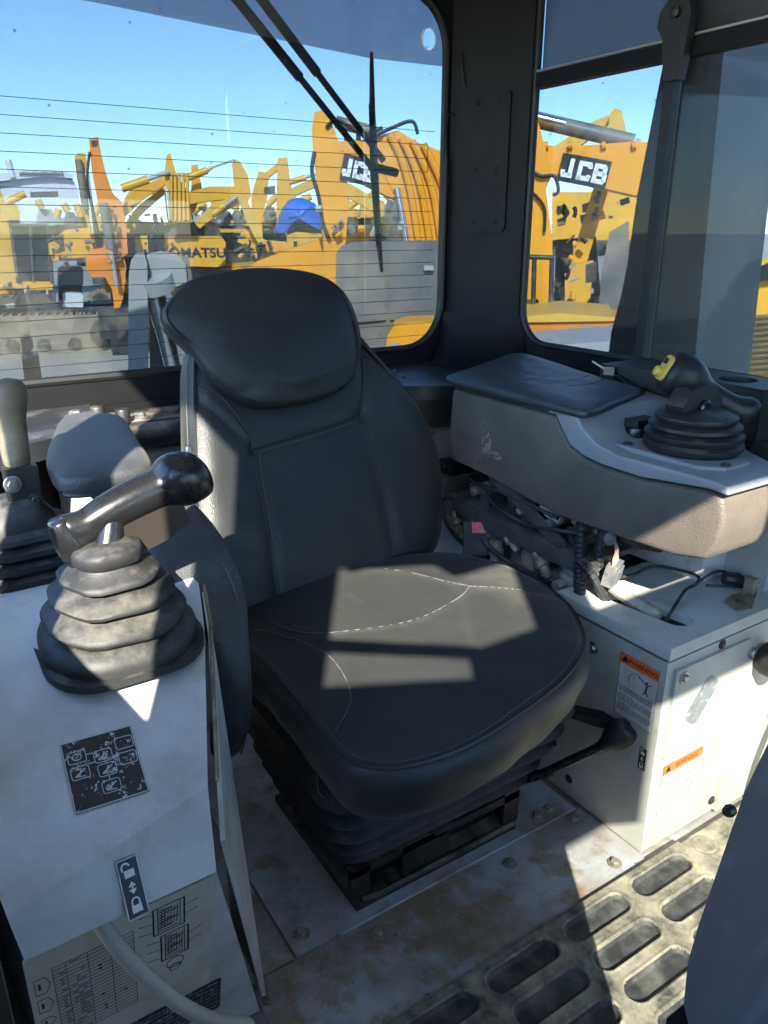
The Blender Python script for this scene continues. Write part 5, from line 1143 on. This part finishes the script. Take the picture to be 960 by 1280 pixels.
slab([(430, 296), (482, 276), (484, 290), (430, 318)], D+1, .3, 'yel', e1, 'arm_plate', .03, .6)
slab([(436, 318), (500, 306), (560, 300), (560, 390), (436, 390)], D+2, 1.5, 'mdark', e1, 'engine_housing', .05, .2)
crawler(e1, at_ground(470, 300, D+3), bearing_yaw(470, 80))

# --- dusty grey hood of the neighbouring machine, close behind the rear glass
e2 = thing('neighbour_hood', 'dusty grey machine hood with panel joints close behind the rear window', 'machine', at_ground(490, 360, 6.5))
slab([(420, 318), (426, 308), (440, 304), (560, 302), (566, 440), (420, 440)], 6.6, 1.2, 'mgrey', e2, 'hood', .05)
slab([(432, 322), (482, 320), (482, 400), (432, 404)], 6.55, .04, 'mgrey', e2, 'hood_door', .012)
slab([(488, 320), (560, 318), (560, 396), (488, 400)], 6.55, .04, 'mgrey', e2, 'hood_door', .012)
slab([(530, 332), (542, 332), (542, 338), (530, 338)], 6.50, .02, 'mlight', e2, 'handle', .004)
slab([(420, 440), (566, 440), (580, 560), (420, 560)], 6.6, 1.1, 'mdark', e2, 'chassis', .03)
e2b = thing('amber_bonnet', 'small amber bonnet low in the corner of the rear window', 'machine', at_ground(520, 420, 6.0))
slab([(482, 440), (484, 420), (492, 408), (510, 403), (548, 402), (556, 412), (556, 446), (482, 450)], 6.0, .5, 'jcb', e2b, 'bonnet', .04)
slab([(487, 430), (496, 428), (512, 438), (508, 447), (487, 447)], 5.98, .02, 'mlight', e2b, 'headlamp', .004)
slab([(482, 450), (556, 446), (560, 600), (482, 600)], 6.05, .4, 'mdark', e2b, 'body', .02)

# --- second amber machine, through the side window
D = 11.0
e3 = thing('excavator', 'amber excavator with lettered boom seen through the side window', 'excavator', at_ground(720, 330, D+1), 'amber excavators')
slab([(640, 182), (668, 178), (700, 184), (792, 177), (812, 178), (812, 246), (793, 244), (745, 233), (690, 217), (640, 212)], D, .55, 'jcb', e3, 'boom', .04)
slab([(640, 140), (664, 150), (672, 152), (681, 186), (690, 218), (682, 236), (690, 300), (691, 384), (650, 392), (640, 392)], D, .55, 'jcb', e3, 'dipper', .04, -.2)
ram((668, 147), (800, 178), D, .10, e3, .15, 'mgrey', .95)
rod((668, 147), (706, 156), D, .05, 'chrome', e3, 'ram_rod', -.1)
badge(site(730, 214, D-.05), site(757, 219, D)-site(704, 209, D), .33, .62, e3)
hose([(664, 215), (676, 222), (692, 222), (697, 240), (690, 245)], D, .025, e3, -.25); hose([(664, 240), (680, 260), (680, 290)], D, .02, e3, -.25)
for x in (680, 710, 752, 790): rod((x, 183), (x+5, 182), D, .05, 'org', e3, 'pipe_clamp', -.03)
slab([(640, 398), (700, 392), (770, 400), (790, 398), (790, 420), (700, 424), (640, 434)], 8.5, 1.2, 'org', e3, 'deck', .03)
slab([(640, 398), (700, 392), (770, 398), (770, 402), (640, 404)], 8.4, 1.6, 'yel2', e3, 'deck_top', .02, .06)
for x in (668, 690): rod((x, 320), (x-2, 398), D-1, .03, 'mdark', e3, 'hand_rail')
rod((655, 321), (692, 322), D-1, .03, 'mdark', e3, 'hand_rail')
slab([(695, 300), (745, 296), (752, 386), (692, 390)], D+1.5, 1.0, 'mdark', e3, 'engine_bay', .04)
for k in range(16):
    u = 696+random.random()*62; v = 255+random.random()*120; r = .08+.14*random.random()
    if random.random() < .5: slab([(u, v), (u+6+8*random.random(), v-3), (u+8+8*random.random(), v+8+6*random.random()), (u+1, v+10)], D+1.1+.3*random.random(), .25, random.choice(['yel', 'mgrey', 'jcb', 'mlight', 'mdark']), e3, 'engine_part', .02)
    else: rod((u, v), (u+12*random.random()-2, v+14*random.random()), D+1.2, r*.5, random.choice(['mgrey', 'mdark', 'yel', 'mlight']), e3, 'engine_pipe')
slab([(744, 228), (762, 232), (742, 300), (720, 372), (704, 384), (712, 330)], D+.8, .35, 'yel', e3, 'arm', .03)
slab([(706, 345), (722, 330), (742, 326), (738, 372), (722, 392), (706, 380)], D+.5, .4, 'yel2', e3, 'guard', .03)
slab([(762, 290), (786, 276), (786, 380), (748, 392), (752, 340)], D+.2, .25, 'mgrey', e3, 'cab_frame', .03)
slab([(732, 331), (746, 327), (746, 352), (732, 354)], D-.3, .05, 'mdark', e3, 'mirror', .01)
crawler(e3, at_ground(735, 330, D+3.2), bearing_yaw(735, 70))
for i, (x, y) in enumerate([(733, 412), (686, 428)]):
    lm = thing('work_lamp', ['square clear work lamp standing on the orange deck', 'low black lamp bracket on the pale ledge below the orange deck'][i], 'lamp', site(x, y+10, 8.0))
    slab([(x-7, y-4), (x+7, y-5), (x+7, y+6), (x-6, y+7)] if i == 0 else [(x-7, y+4), (x-2, y-5), (x+4, y-4), (x+8, y+5)], 8.0, .08, 'mlight' if i == 0 else 'mdark', lm, 'lens', .01)
    slab([(x-3, y+6), (x+2, y+6), (x+6, y+16), (x-10, y+16)], 8.03, .06, 'mdark', lm, 'bracket', .008)
slab_l = None
pl_ = thing('pale_fender', 'pale dusty fender top below the side window', 'fender', at_ground(705, 440, 5.0))
slab([(640, 436), (790, 424), (800, 520), (640, 520)], 5.2, .9, 'mlight', pl_, 'fender_plate', .03)
# distant yellow peaks behind the boom
e4 = thing('excavator', 'pale yellow excavator arm peaking behind the lettered side boom', 'excavator', at_ground(750, 300, 24), 'yellow excavators')
slab([(756, 200), (762, 142), (768, 135), (777, 138), (784, 170), (790, 200)], 24, .6, 'yel2', e4, 'boom', .05)
slab([(690, 182), (735, 152), (762, 140), (764, 150), (730, 176), (712, 190)], 24, .5, 'yel2', e4, 'dipper', .05, .5)
slab([(690, 240), (800, 240), (800, 300), (690, 300)], 24.5, 2, 'yel', e4, 'engine_housing', .1)
crawler(e4, at_ground(750, 300, 26), bearing_yaw(750, 80))

# --- orange stick and its yellow neighbour, left in the rear window
D = 20.0
e5 = thing('excavator', 'orange excavator arm hanging down in the left of the rear window', 'excavator', at_ground(135, 300, D), 'excavators with raised arms')
slab([(111, 173), (123, 171), (126, 190), (132, 215), (141, 242), (152, 252), (158, 285), (160, 318), (150, 322), (134, 300), (124, 262), (115, 215)], D, .5, 'org', e5, 'dipper', .04)
slab([(128, 296), (152, 300), (158, 335), (154, 372), (150, 386), (143, 388), (140, 362), (130, 345)], D, .45, 'org', e5, 'bucket_link', .03, .1)
ram((129, 254), (146, 358), D, .10, e5, -.15, 'mgrey', .55)
slab([(107, 320), (112, 312), (134, 310), (140, 345), (116, 346), (108, 338)], D+.6, .6, 'org', e5, 'slew_motor', .05)
hose([(112, 190), (109, 230), (118, 270), (126, 300)], D, .03, e5)
slab([(114, 176), (122, 175), (121, 182), (115, 183)], D-.03, .04, 'mdark', e5, 'pin_eye', .005)
slab([(122, 388), (160, 384), (164, 408), (150, 424), (126, 424)], D, .9, 'mdark', e5, 'bucket', .05)
crawler(e5, at_ground(110, 300, D+3), bearing_yaw(110, 60))
D = 21.0
e6 = thing('excavator', 'pale yellow excavator arm with side rams beside the orange arm', 'excavator', at_ground(105, 300, D), 'excavators with raised arms')
slab([(93, 196), (97, 191), (107, 192), (110, 212), (116, 250), (122, 288), (112, 294), (104, 262), (96, 222)], D, .5, 'yel2', e6, 'dipper', .04)
rod((108, 215), (117, 292), D, .06, 'chrome', e6, 'ram_rod', -.1); rod((98, 200), (107, 262), D, .08, 'mgrey', e6, 'ram_barrel', -.1)
slab([(60, 305), (82, 287), (118, 284), (120, 320), (64, 326)], D+.5, 1.6, 'yel', e6, 'engine_housing', .08)
slab([(66, 300), (78, 292), (80, 312), (70, 316)], D+.45, .05, 'mdark', e6, 'louvre', .01)
crawler(e6, at_ground(92, 300, D+3), bearing_yaw(92, 85))
# --- left edge machine with dark cab
D = 22.0
e7 = thing('excavator', 'yellow excavator with large dark cab at the left edge of the rear window', 'excavator', at_ground(35, 300, D), 'yellow excavators')
slab([(14, 284), (20, 281), (56, 281), (62, 286), (65, 352), (22, 352)], D, 1.0, 'mglass', e7, 'cab', .04)
for a, b in [((14, 284), (23, 354)), ((60, 284), (65, 354)), ((14, 282), (60, 282)), ((38, 282), (42, 352))]: rod(a, b, D, .05, 'mdark', e7, 'cab_post', -.04)
slab([(22, 352), (66, 352), (66, 362), (24, 362)], D-.05, 1.2, 'yel', e7, 'cab_base', .03)
slab([(-30, 240), (0, 236), (6, 250), (12, 290), (24, 360), (8, 360), (-30, 330)], D+.3, .5, 'yel2', e7, 'boom', .05)
slab([(-40, 330), (14, 330), (18, 372), (-40, 372)], D+.6, 1.6, 'yel', e7, 'engine_housing', .06)
slab([(-40, 372), (70, 366), (70, 378), (-40, 384)], D-.1, 2.0, 'mdark', e7, 'deck', .04)
crawler(e7, at_ground(30, 300, D+1), bearing_yaw(30, 80), length=4.6)
for i, (u0, u1, v0, v1, dd, mm) in enumerate([(72, 104, 333, 356, 23.5, 'mlight'), (78, 104, 366, 384, 22.5, 'white_wall')]):
    g = thing('machine_crate', ['grey drum crate behind the left excavator tracks', 'white block standing between the dark crawler tracks'][i], 'crate', at_ground((u0+u1)/2, 300, dd))
    slab([(u0, v0+3), (u0+4, v0), (u1-3, v0), (u1, v0+3), (u1, v1), (u0, v1)], dd, .8, mm, g, 'crate_body', .04)
    zb = site(u0, v1, dd).z
    slab([(u0+1, v1), (u1-1, v1), (u1-1, v1+40), (u0+1, v1+40)], dd+.05, .7, 'mdark', g, 'crate_base', .03)

# --- komatsu tail
D = 22.0
e8 = thing('excavator', 'yellow excavator tail with dark hood and dark blue lettering', 'excavator', at_ground(240, 300, D), 'yellow excavators')
slab([(200, 300), (198, 284), (206, 278), (262, 276), (274, 282), (276, 298), (276, 330), (200, 330)], D+.3, 1.6, 'mdark', e8, 'engine_hood', .08)
slab([(206, 299), (212, 296), (276, 295), (282, 302), (282, 330), (275, 334), (216, 332), (206, 318)], D-.4, 1.4, 'yel', e8, 'counterweight', .08)
ax_ = (site(265, 316, D)-site(215, 316, D)).normalized(); text('KOMATSU', .33, site(241, 316.5, D-.43), ax_, (0, 0, 1), mat('dark blue lettering', (.02, .025, .07), .4), e8, bold=.008, xs=1.1)
slab([(162, 284), (178, 277), (204, 278), (204, 332), (164, 332)], D+.2, 1.0, 'mglass', e8, 'cab', .04)
slab([(168, 296), (184, 294), (186, 318), (170, 318)], D+.1, .06, 'yel2', e8, 'cab_door', .02)
slab([(160, 332), (284, 334), (284, 346), (160, 346)], D, 2.0, 'mdark', e8, 'deck', .04)
crawler(e8, at_ground(225, 300, D+1), bearing_yaw(225, 80), length=4.4)

# --- yellow booms and sticks standing against the sky
def beam(pts, ws):
    """side outline of a tapering box beam along a centre line"""
    P = [Vector((x, y)) for x, y in pts]; L_, R_ = [], []
    for i, q in enumerate(P):
        d = (P[min(i+1, len(P)-1)]-P[max(i-1, 0)]).normalized(); n = Vector((-d.y, d.x))*ws[i]/2; L_.append(tuple(q+n)); R_.append(tuple(q-n))
    return L_ + R_[::-1]
def arm_machine(name, label, D, u0, col, members, rams=(), house=None, yaw=80, group='yellow excavators'):
    t = thing(name, label, 'excavator', at_ground(u0, 300, D), group)
    for nm, poly, th, dd in members: slab(poly, D, th, col, t, nm, .04, dd)
    for p, q, r, fr_ in rams: ram(p, q, D, r, t, -.12, col, fr_)
    if house: upper(t, at_ground(u0 + house[0], 300, D+house[1]), bearing_yaw(u0, house[2]), col, cab_side=house[3])
    crawler(t, at_ground(u0+(house[0] if house else 0), 300, D+(house[1] if house else 2)), bearing_yaw(u0, yaw))
    return t
a1 = arm_machine('excavator', 'yellow excavator with ribbed stick and long ram lines against the sky', 21, 222, 'yel', [
    ('dipper', [(206, 215), (208, 194), (213, 191), (217, 206), (222, 222), (236, 240), (240, 278), (210, 280), (207, 240)], .6, 0), ('boom', beam([(150, 268), (176, 240), (210, 222)], [10, 16, 10]), .5, .5), ('linkage', beam([(156, 284), (178, 258), (206, 236)], [8, 11, 8]), .4, .8)],
    [((152, 236), (212, 215), .10, .55)], (10, 3.5, 60, 1))
for k in range(5): rod((214+5*k, 216), (214+5.4*k, 276), 20.95, .04, 'yel2', a1, 'stick_rib')
rod((208, 236), (212, 275), 20.9, .06, 'chrome', a1, 'ram_rod')
a2 = arm_machine('excavator', 'yellow excavator whose bent boom meets a curved stick end', 24, 275, 'yel', [
    ('boom', beam([(226, 250), (262, 242), (304, 240)], [14, 18, 14]), .6, 0), ('boom_end', beam([(236, 266), (246, 236), (243, 205)], [12, 14, 8]), .6, .3), ('dipper', [(290, 206), (293, 199), (300, 202), (310, 220), (314, 244), (304, 262), (296, 250), (292, 228)], .5, -.1)],
    [((230, 224), (262, 212), .10, .9), ((262, 211), (293, 200), .05, .1)], (8, 3.0, 110, -1))
a3 = arm_machine('excavator', 'yellow excavator with tall twin stick left of the blue tarpaulin', 26, 340, 'yel', [
    ('dipper', beam([(353, 197), (355, 235), (351, 284)], [12, 18, 12]), .6, 0), ('boom', beam([(320, 282), (324, 245), (330, 214)], [12, 20, 14]), .6, .4), ('dipper_arm', beam([(322, 226), (350, 204)], [8, 8]), .4, .7)],
    [((362, 228), (396, 218), .09, .6)], (-6, 3.0, 70, 1))
slab([(330, 234), (344, 232), (344, 242), (330, 243)], 25.9, .03, 'mdark', a3, 'nameplate', .005)
a4 = arm_machine('excavator', 'yellow excavator with low slanting booms in the middle of the yard', 19.5, 290, 'yel2', [
    ('boom', beam([(246, 282), (270, 260), (304, 248)], [10, 15, 9]), .5, 0), ('dipper', beam([(302, 246), (314, 275), (328, 306)], [9, 12, 8]), .4, -.1)],
    [((266, 268), (296, 246), .08, .5)], (14, 6.5, 100, 1))
a5 = arm_machine('excavator', 'yellow excavator in the rear row behind the tail with lettering', 30, 185, 'yel2', [
    ('boom', beam([(148, 272), (168, 240), (206, 234)], [10, 14, 10]), .6, 0), ('dipper', beam([(262, 250), (306, 232)], [12, 8]), .5, 0)], [], (0, 2, 40, -1))
a6 = arm_machine('excavator', 'yellow excavator behind the blue tarpaulin at the far row', 32, 385, 'yel2', [
    ('boom', beam([(366, 240), (392, 228), (436, 238), (476, 262)], [10, 13, 17, 14]), .6, 0), ('dipper', beam([(367, 236), (362, 286)], [9, 8]), .5, 0)], [], (18, 3, 100, 1))
a7 = arm_machine('excavator', 'low yellow machine with round lamp in front of the blue tarpaulin', 20.0, 330, 'yel', [
    ('boom', beam([(300, 294), (330, 308), (400, 312)], [18, 16, 12]), .6, 0), ('dipper', beam([(322, 266), (324, 324)], [9, 12]), .4, -.2)], [], (0, 7.5, 90, 1))
slab([(346, 308), (354, 306), (356, 316), (347, 318)], 19.8, .05, 'org', a7, 'lamp', .01)
def greeble(t, D, u0, u1, v0, v1, n, seed, cols=('mdark', 'mgrey', 'yel', 'yel2', 'mlight', 'hose', 'mdark')):
    """small fittings on a machine: pipes, clamps, lamps, boxes, pins"""
    rn = random.Random(seed)
    for _ in range(n):
        u = u0+(u1-u0)*rn.random(); v = v0+(v1-v0)*rn.random(); c = rn.choice(cols); k = rn.random()
        if k < .45:
            a = rn.random()*3.14; l_ = 4+9*rn.random(); rod((u, v), (u+l_*math.cos(a), v+l_*math.sin(a)), D-.1*rn.random(), .025+.04*rn.random(), c, t, 'pipe', 0, 6)
        elif k < .8:
            w, h = 2+4*rn.random(), 2+5*rn.random(); slab([(u, v), (u+w, v-.6), (u+w*1.05, v+h), (u+.3, v+h+.4)], D-.15*rn.random(), .12, c, t, 'fitting', .01)
        else:
            hose([(u, v), (u+3*rn.random(), v+4), (u+6*rn.random()-3, v+9), (u+8*rn.random()-3, v+13)], D, .03, t, -.1)
greeble(a1, 20.9, 154, 204, 266, 284, 10, 1); greeble(a2, 23.9, 236, 308, 254, 276, 12, 2); greeble(a3, 25.8, 318, 360, 264, 288, 10, 3); greeble(a4, 19.4, 300, 330, 290, 318, 8, 21)
greeble(a5, 29.8, 150, 206, 264, 284, 10, 5); greeble(a6, 31.8, 362, 440, 262, 290, 14, 6); greeble(a7, 19.8, 300, 396, 300, 330, 20, 7); greeble(e5, 19.9, 128, 152, 260, 330, 10, 8, ('mdark', 'org', 'mgrey', 'hose'))
greeble(e6, 20.9, 62, 122, 286, 330, 14, 9); greeble(e7, 21.8, -10, 64, 340, 384, 14, 10); greeble(e8, 21.9, 160, 204, 284, 334, 12, 11); greeble(e1, 12.9, 400, 500, 258, 300, 16, 12, ('mdark', 'mgrey', 'jcb', 'hose', 'mlight')); 
greeble(e3, 10.9, 664, 690, 225, 390, 8, 14, ('mdark', 'jcb', 'hose')); greeble(e3, 11.6, 694, 790, 235, 395, 40, 15, ('mdark', 'mgrey', 'yel', 'mlight', 'hose', 'jcb'))
# tarpaulin heap
tp = thing('tarpaulin', 'crumpled bright blue tarpaulin draped over a machine cab', 'tarpaulin', site(372, 285, 22))
def tarp_mesh():
    D = 22.0; out = [(345, 292), (347, 276), (353, 262), (362, 251), (374, 247), (388, 250), (397, 258), (402, 276), (402, 288), (392, 280), (376, 277), (362, 281), (356, 292)]
    a = [site(u, v, D) for u, v in out]; c = sum(a, Vector())/len(a); n = Vector((c.x, c.y, 0)).normalized()
    bm = NB(); rings = []
    for k, (s, d) in enumerate([(.05, -.45), (.5, -.36), (.85, -.2), (1.0, 0), (1.0, .6), (.95, 1.2)]):
        rings.append([c+(p-c)*s+n*d+Vector((noise.noise(p*2.3+Vector((k, 0, 0))), noise.noise(p*2.1), noise.noise(p*1.9+Vector((0, k, 0)))))*.10 for p in curve_pts(a, 4, True)])
    loft(bm, rings); return bm
finish('sheet', tarp_mesh(), 'tarp', tp, smooth=40)
tpm = thing('tarped_machine', 'dusty yellow machine body under the blue tarpaulin', 'machine', at_ground(378, 300, 22.5))
slab([(358, 282), (366, 276), (400, 276), (402, 290), (400, 306), (360, 306)], 22.3, 1.4, 'mdark', tpm, 'cab', .06)
slab([(358, 294), (370, 290), (402, 292), (404, 322), (362, 322)], 21.9, 1.0, 'yel2', tpm, 'housing', .05)
crawler(tpm, at_ground(380, 300, 24), bearing_yaw(380, 85))

# --- own machine: ripper bracket with chrome ram, and a lamp post, right behind the cab
rp = thing('ripper_lift_ram', 'grey lift bracket with thick chrome ram rod behind the cab', 'ripper', site(195, 470, 3.6) - Vector((0, 0, 1.2)))
slab([(160, 480), (161, 345), (164, 326), (170, 318), (180, 316), (184, 330), (186, 480), (190, 620), (158, 620)], 3.55, .10, 'mlight', rp, 'bracket', .012)
slab([(181, 330), (184, 318), (200, 315), (222, 318), (232, 330), (234, 352), (222, 358), (192, 362), (184, 380)], 3.6, .16, 'mlight', rp, 'pivot_head', .02)
slab([(226, 320), (236, 322), (240, 345), (240, 370), (232, 362), (230, 335)], 3.62, .12, 'mgrey', rp, 'bracket', .01)
a = [site(196, 352, 3.62), site(212, 420, 3.66), site(232, 520, 3.7)]
bm = NB(); tube(bm, a, .062, 20); finish('ram_rod', bm, 'chrome', rp)
bm = NB(); tube(bm, [site(192, 345, 3.6), site(198, 362, 3.62)], .078, 20); finish('rod_eye', bm, 'mlight', rp)
slab([(186, 372), (196, 372), (214, 480), (222, 620), (190, 620)], 3.66, .12, 'mgrey', rp, 'side_plate', .01)
lp = thing('lamp_post', 'short dark rear lamp on a bracket behind the left window corner', 'lamp', site(40, 490, 2.9) - Vector((0, 0, .6)))
slab([(26, 425), (34, 420), (41, 424), (42, 436), (28, 438)], 2.85, .07, 'mgrey', lp, 'lamp_head', .01)
slab([(27, 446), (48, 444), (54, 482), (58, 560), (30, 560), (32, 488)], 2.9, .07, 'mdark', lp, 'bracket', .008)
rod((33, 436), (35, 448), 2.88, .015, 'mgrey', lp, 'stem')

# --- yellow machine with grille at the far right
e9 = thing('grille_machine', 'bright yellow machine flank with louvred grille at the right edge', 'machine', at_ground(970, 400, 6))
slab([(936, 500), (938, 350), (944, 330), (1010, 300), (1060, 300), (1060, 520)], 6.0, 1.0, 'yel', e9, 'flank', .04)
for k in range(11): slab([(938, 395+7*k), (1000, 390+7*k), (1000, 393+7*k), (938, 398+7*k)], 5.95, .03, 'mdark', e9, 'louvre', .003)
slab([(944, 336), (1000, 310), (1000, 345), (944, 352)], 5.93, .04, 'mglass', e9, 'window', .006)
slab([(930, 500), (1060, 520), (1060, 640), (930, 600)], 5.9, 1.2, 'mlight', e9, 'fender', .03)

# --- distant hall and horizon
hl = thing('white_hall', 'long white exhibition hall with dark sign band on the left horizon', 'building', at_ground(45, 260, 120))
slab([(-60, 236), (4, 228), (30, 222), (70, 220), (92, 226), (98, 240), (100, 300), (-60, 300)], 120, 30, 'white_wall', hl, 'hall_body', .2)
slab([(-60, 222), (10, 216), (30, 212), (74, 213), (92, 218), (92, 223), (60, 220), (20, 224), (-60, 234)], 119, 8, 'white_wall', hl, 'roof_canopy', .2)
slab([(38, 240), (72, 239), (72, 245), (38, 246)], 119.8, .5, 'mgrey', hl, 'window_band', .05)
rod((10, 200), (16, 222), 119, .4, 'white_wall', hl, 'mast')
for k in range(14): slab([(24+4*k, 215.5-.9*(k%3)), (26.5+4*k, 215.2), (26.8+4*k, 218.2), (24.2+4*k, 218.4)], 118.6, .3, 'mgrey', hl, 'sign_stroke', .01)
ORD = ['first', 'second', 'third', 'fourth', 'fifth', 'sixth', 'seventh', 'eighth', 'ninth', 'tenth', 'eleventh', 'twelfth']
CNAME = {'yel2': 'pale yellow', 'yel': 'yellow', 'mgrey': 'dark grey', 'mlight': 'light grey'}
for i, (u0, u1, v, zone) in enumerate([(-40, 14, 242, 'at the left edge of the rear window'), (46, 96, 248, 'below the white hall'), (96, 160, 255, 'behind the orange arm'), (236, 330, 248, 'behind the bent yellow booms'), (330, 440, 242, 'around the blue tarpaulin'), (430, 560, 238, 'behind the lettered boom'), (690, 800, 242, 'beyond the side window')]):
    rnd = random.Random(i*5+1); u = u0; k = 0
    while u < u1:
        w = 14+11*rnd.random(); h = 8+14*rnd.random(); c = rnd.choice(['yel2', 'yel', 'mgrey', 'mlight', 'yel2'])
        t = thing('far_machine', '%s far machine, %s, from the left %s' % (ORD[k], CNAME[c], zone), 'machine', at_ground(u+7, 280, 43), 'machines in the far row')
        slab([(u, v+34), (u, v+34-h*.6), (u+w*.2, v+32-h), (u+w*.8, v+32-h*(.7+.3*rnd.random())), (u+w, v+34-h*.5), (u+w, v+34)], 40+6*rnd.random(), 1.5, c, t, 'housing', .1)
        rod((u+w*.3, v+32-h), (u+w*(rnd.random()*1.6-.2), v+26-h-8*rnd.random()), 40, .16, rnd.choice(['yel2', 'yel']), t, 'boom')
        slab([(u, v+33), (u+w, v+33), (u+w, v+78), (u, v+78)], 43, 2, 'mdark', t, 'chassis', .05); u += w*.85; k += 1
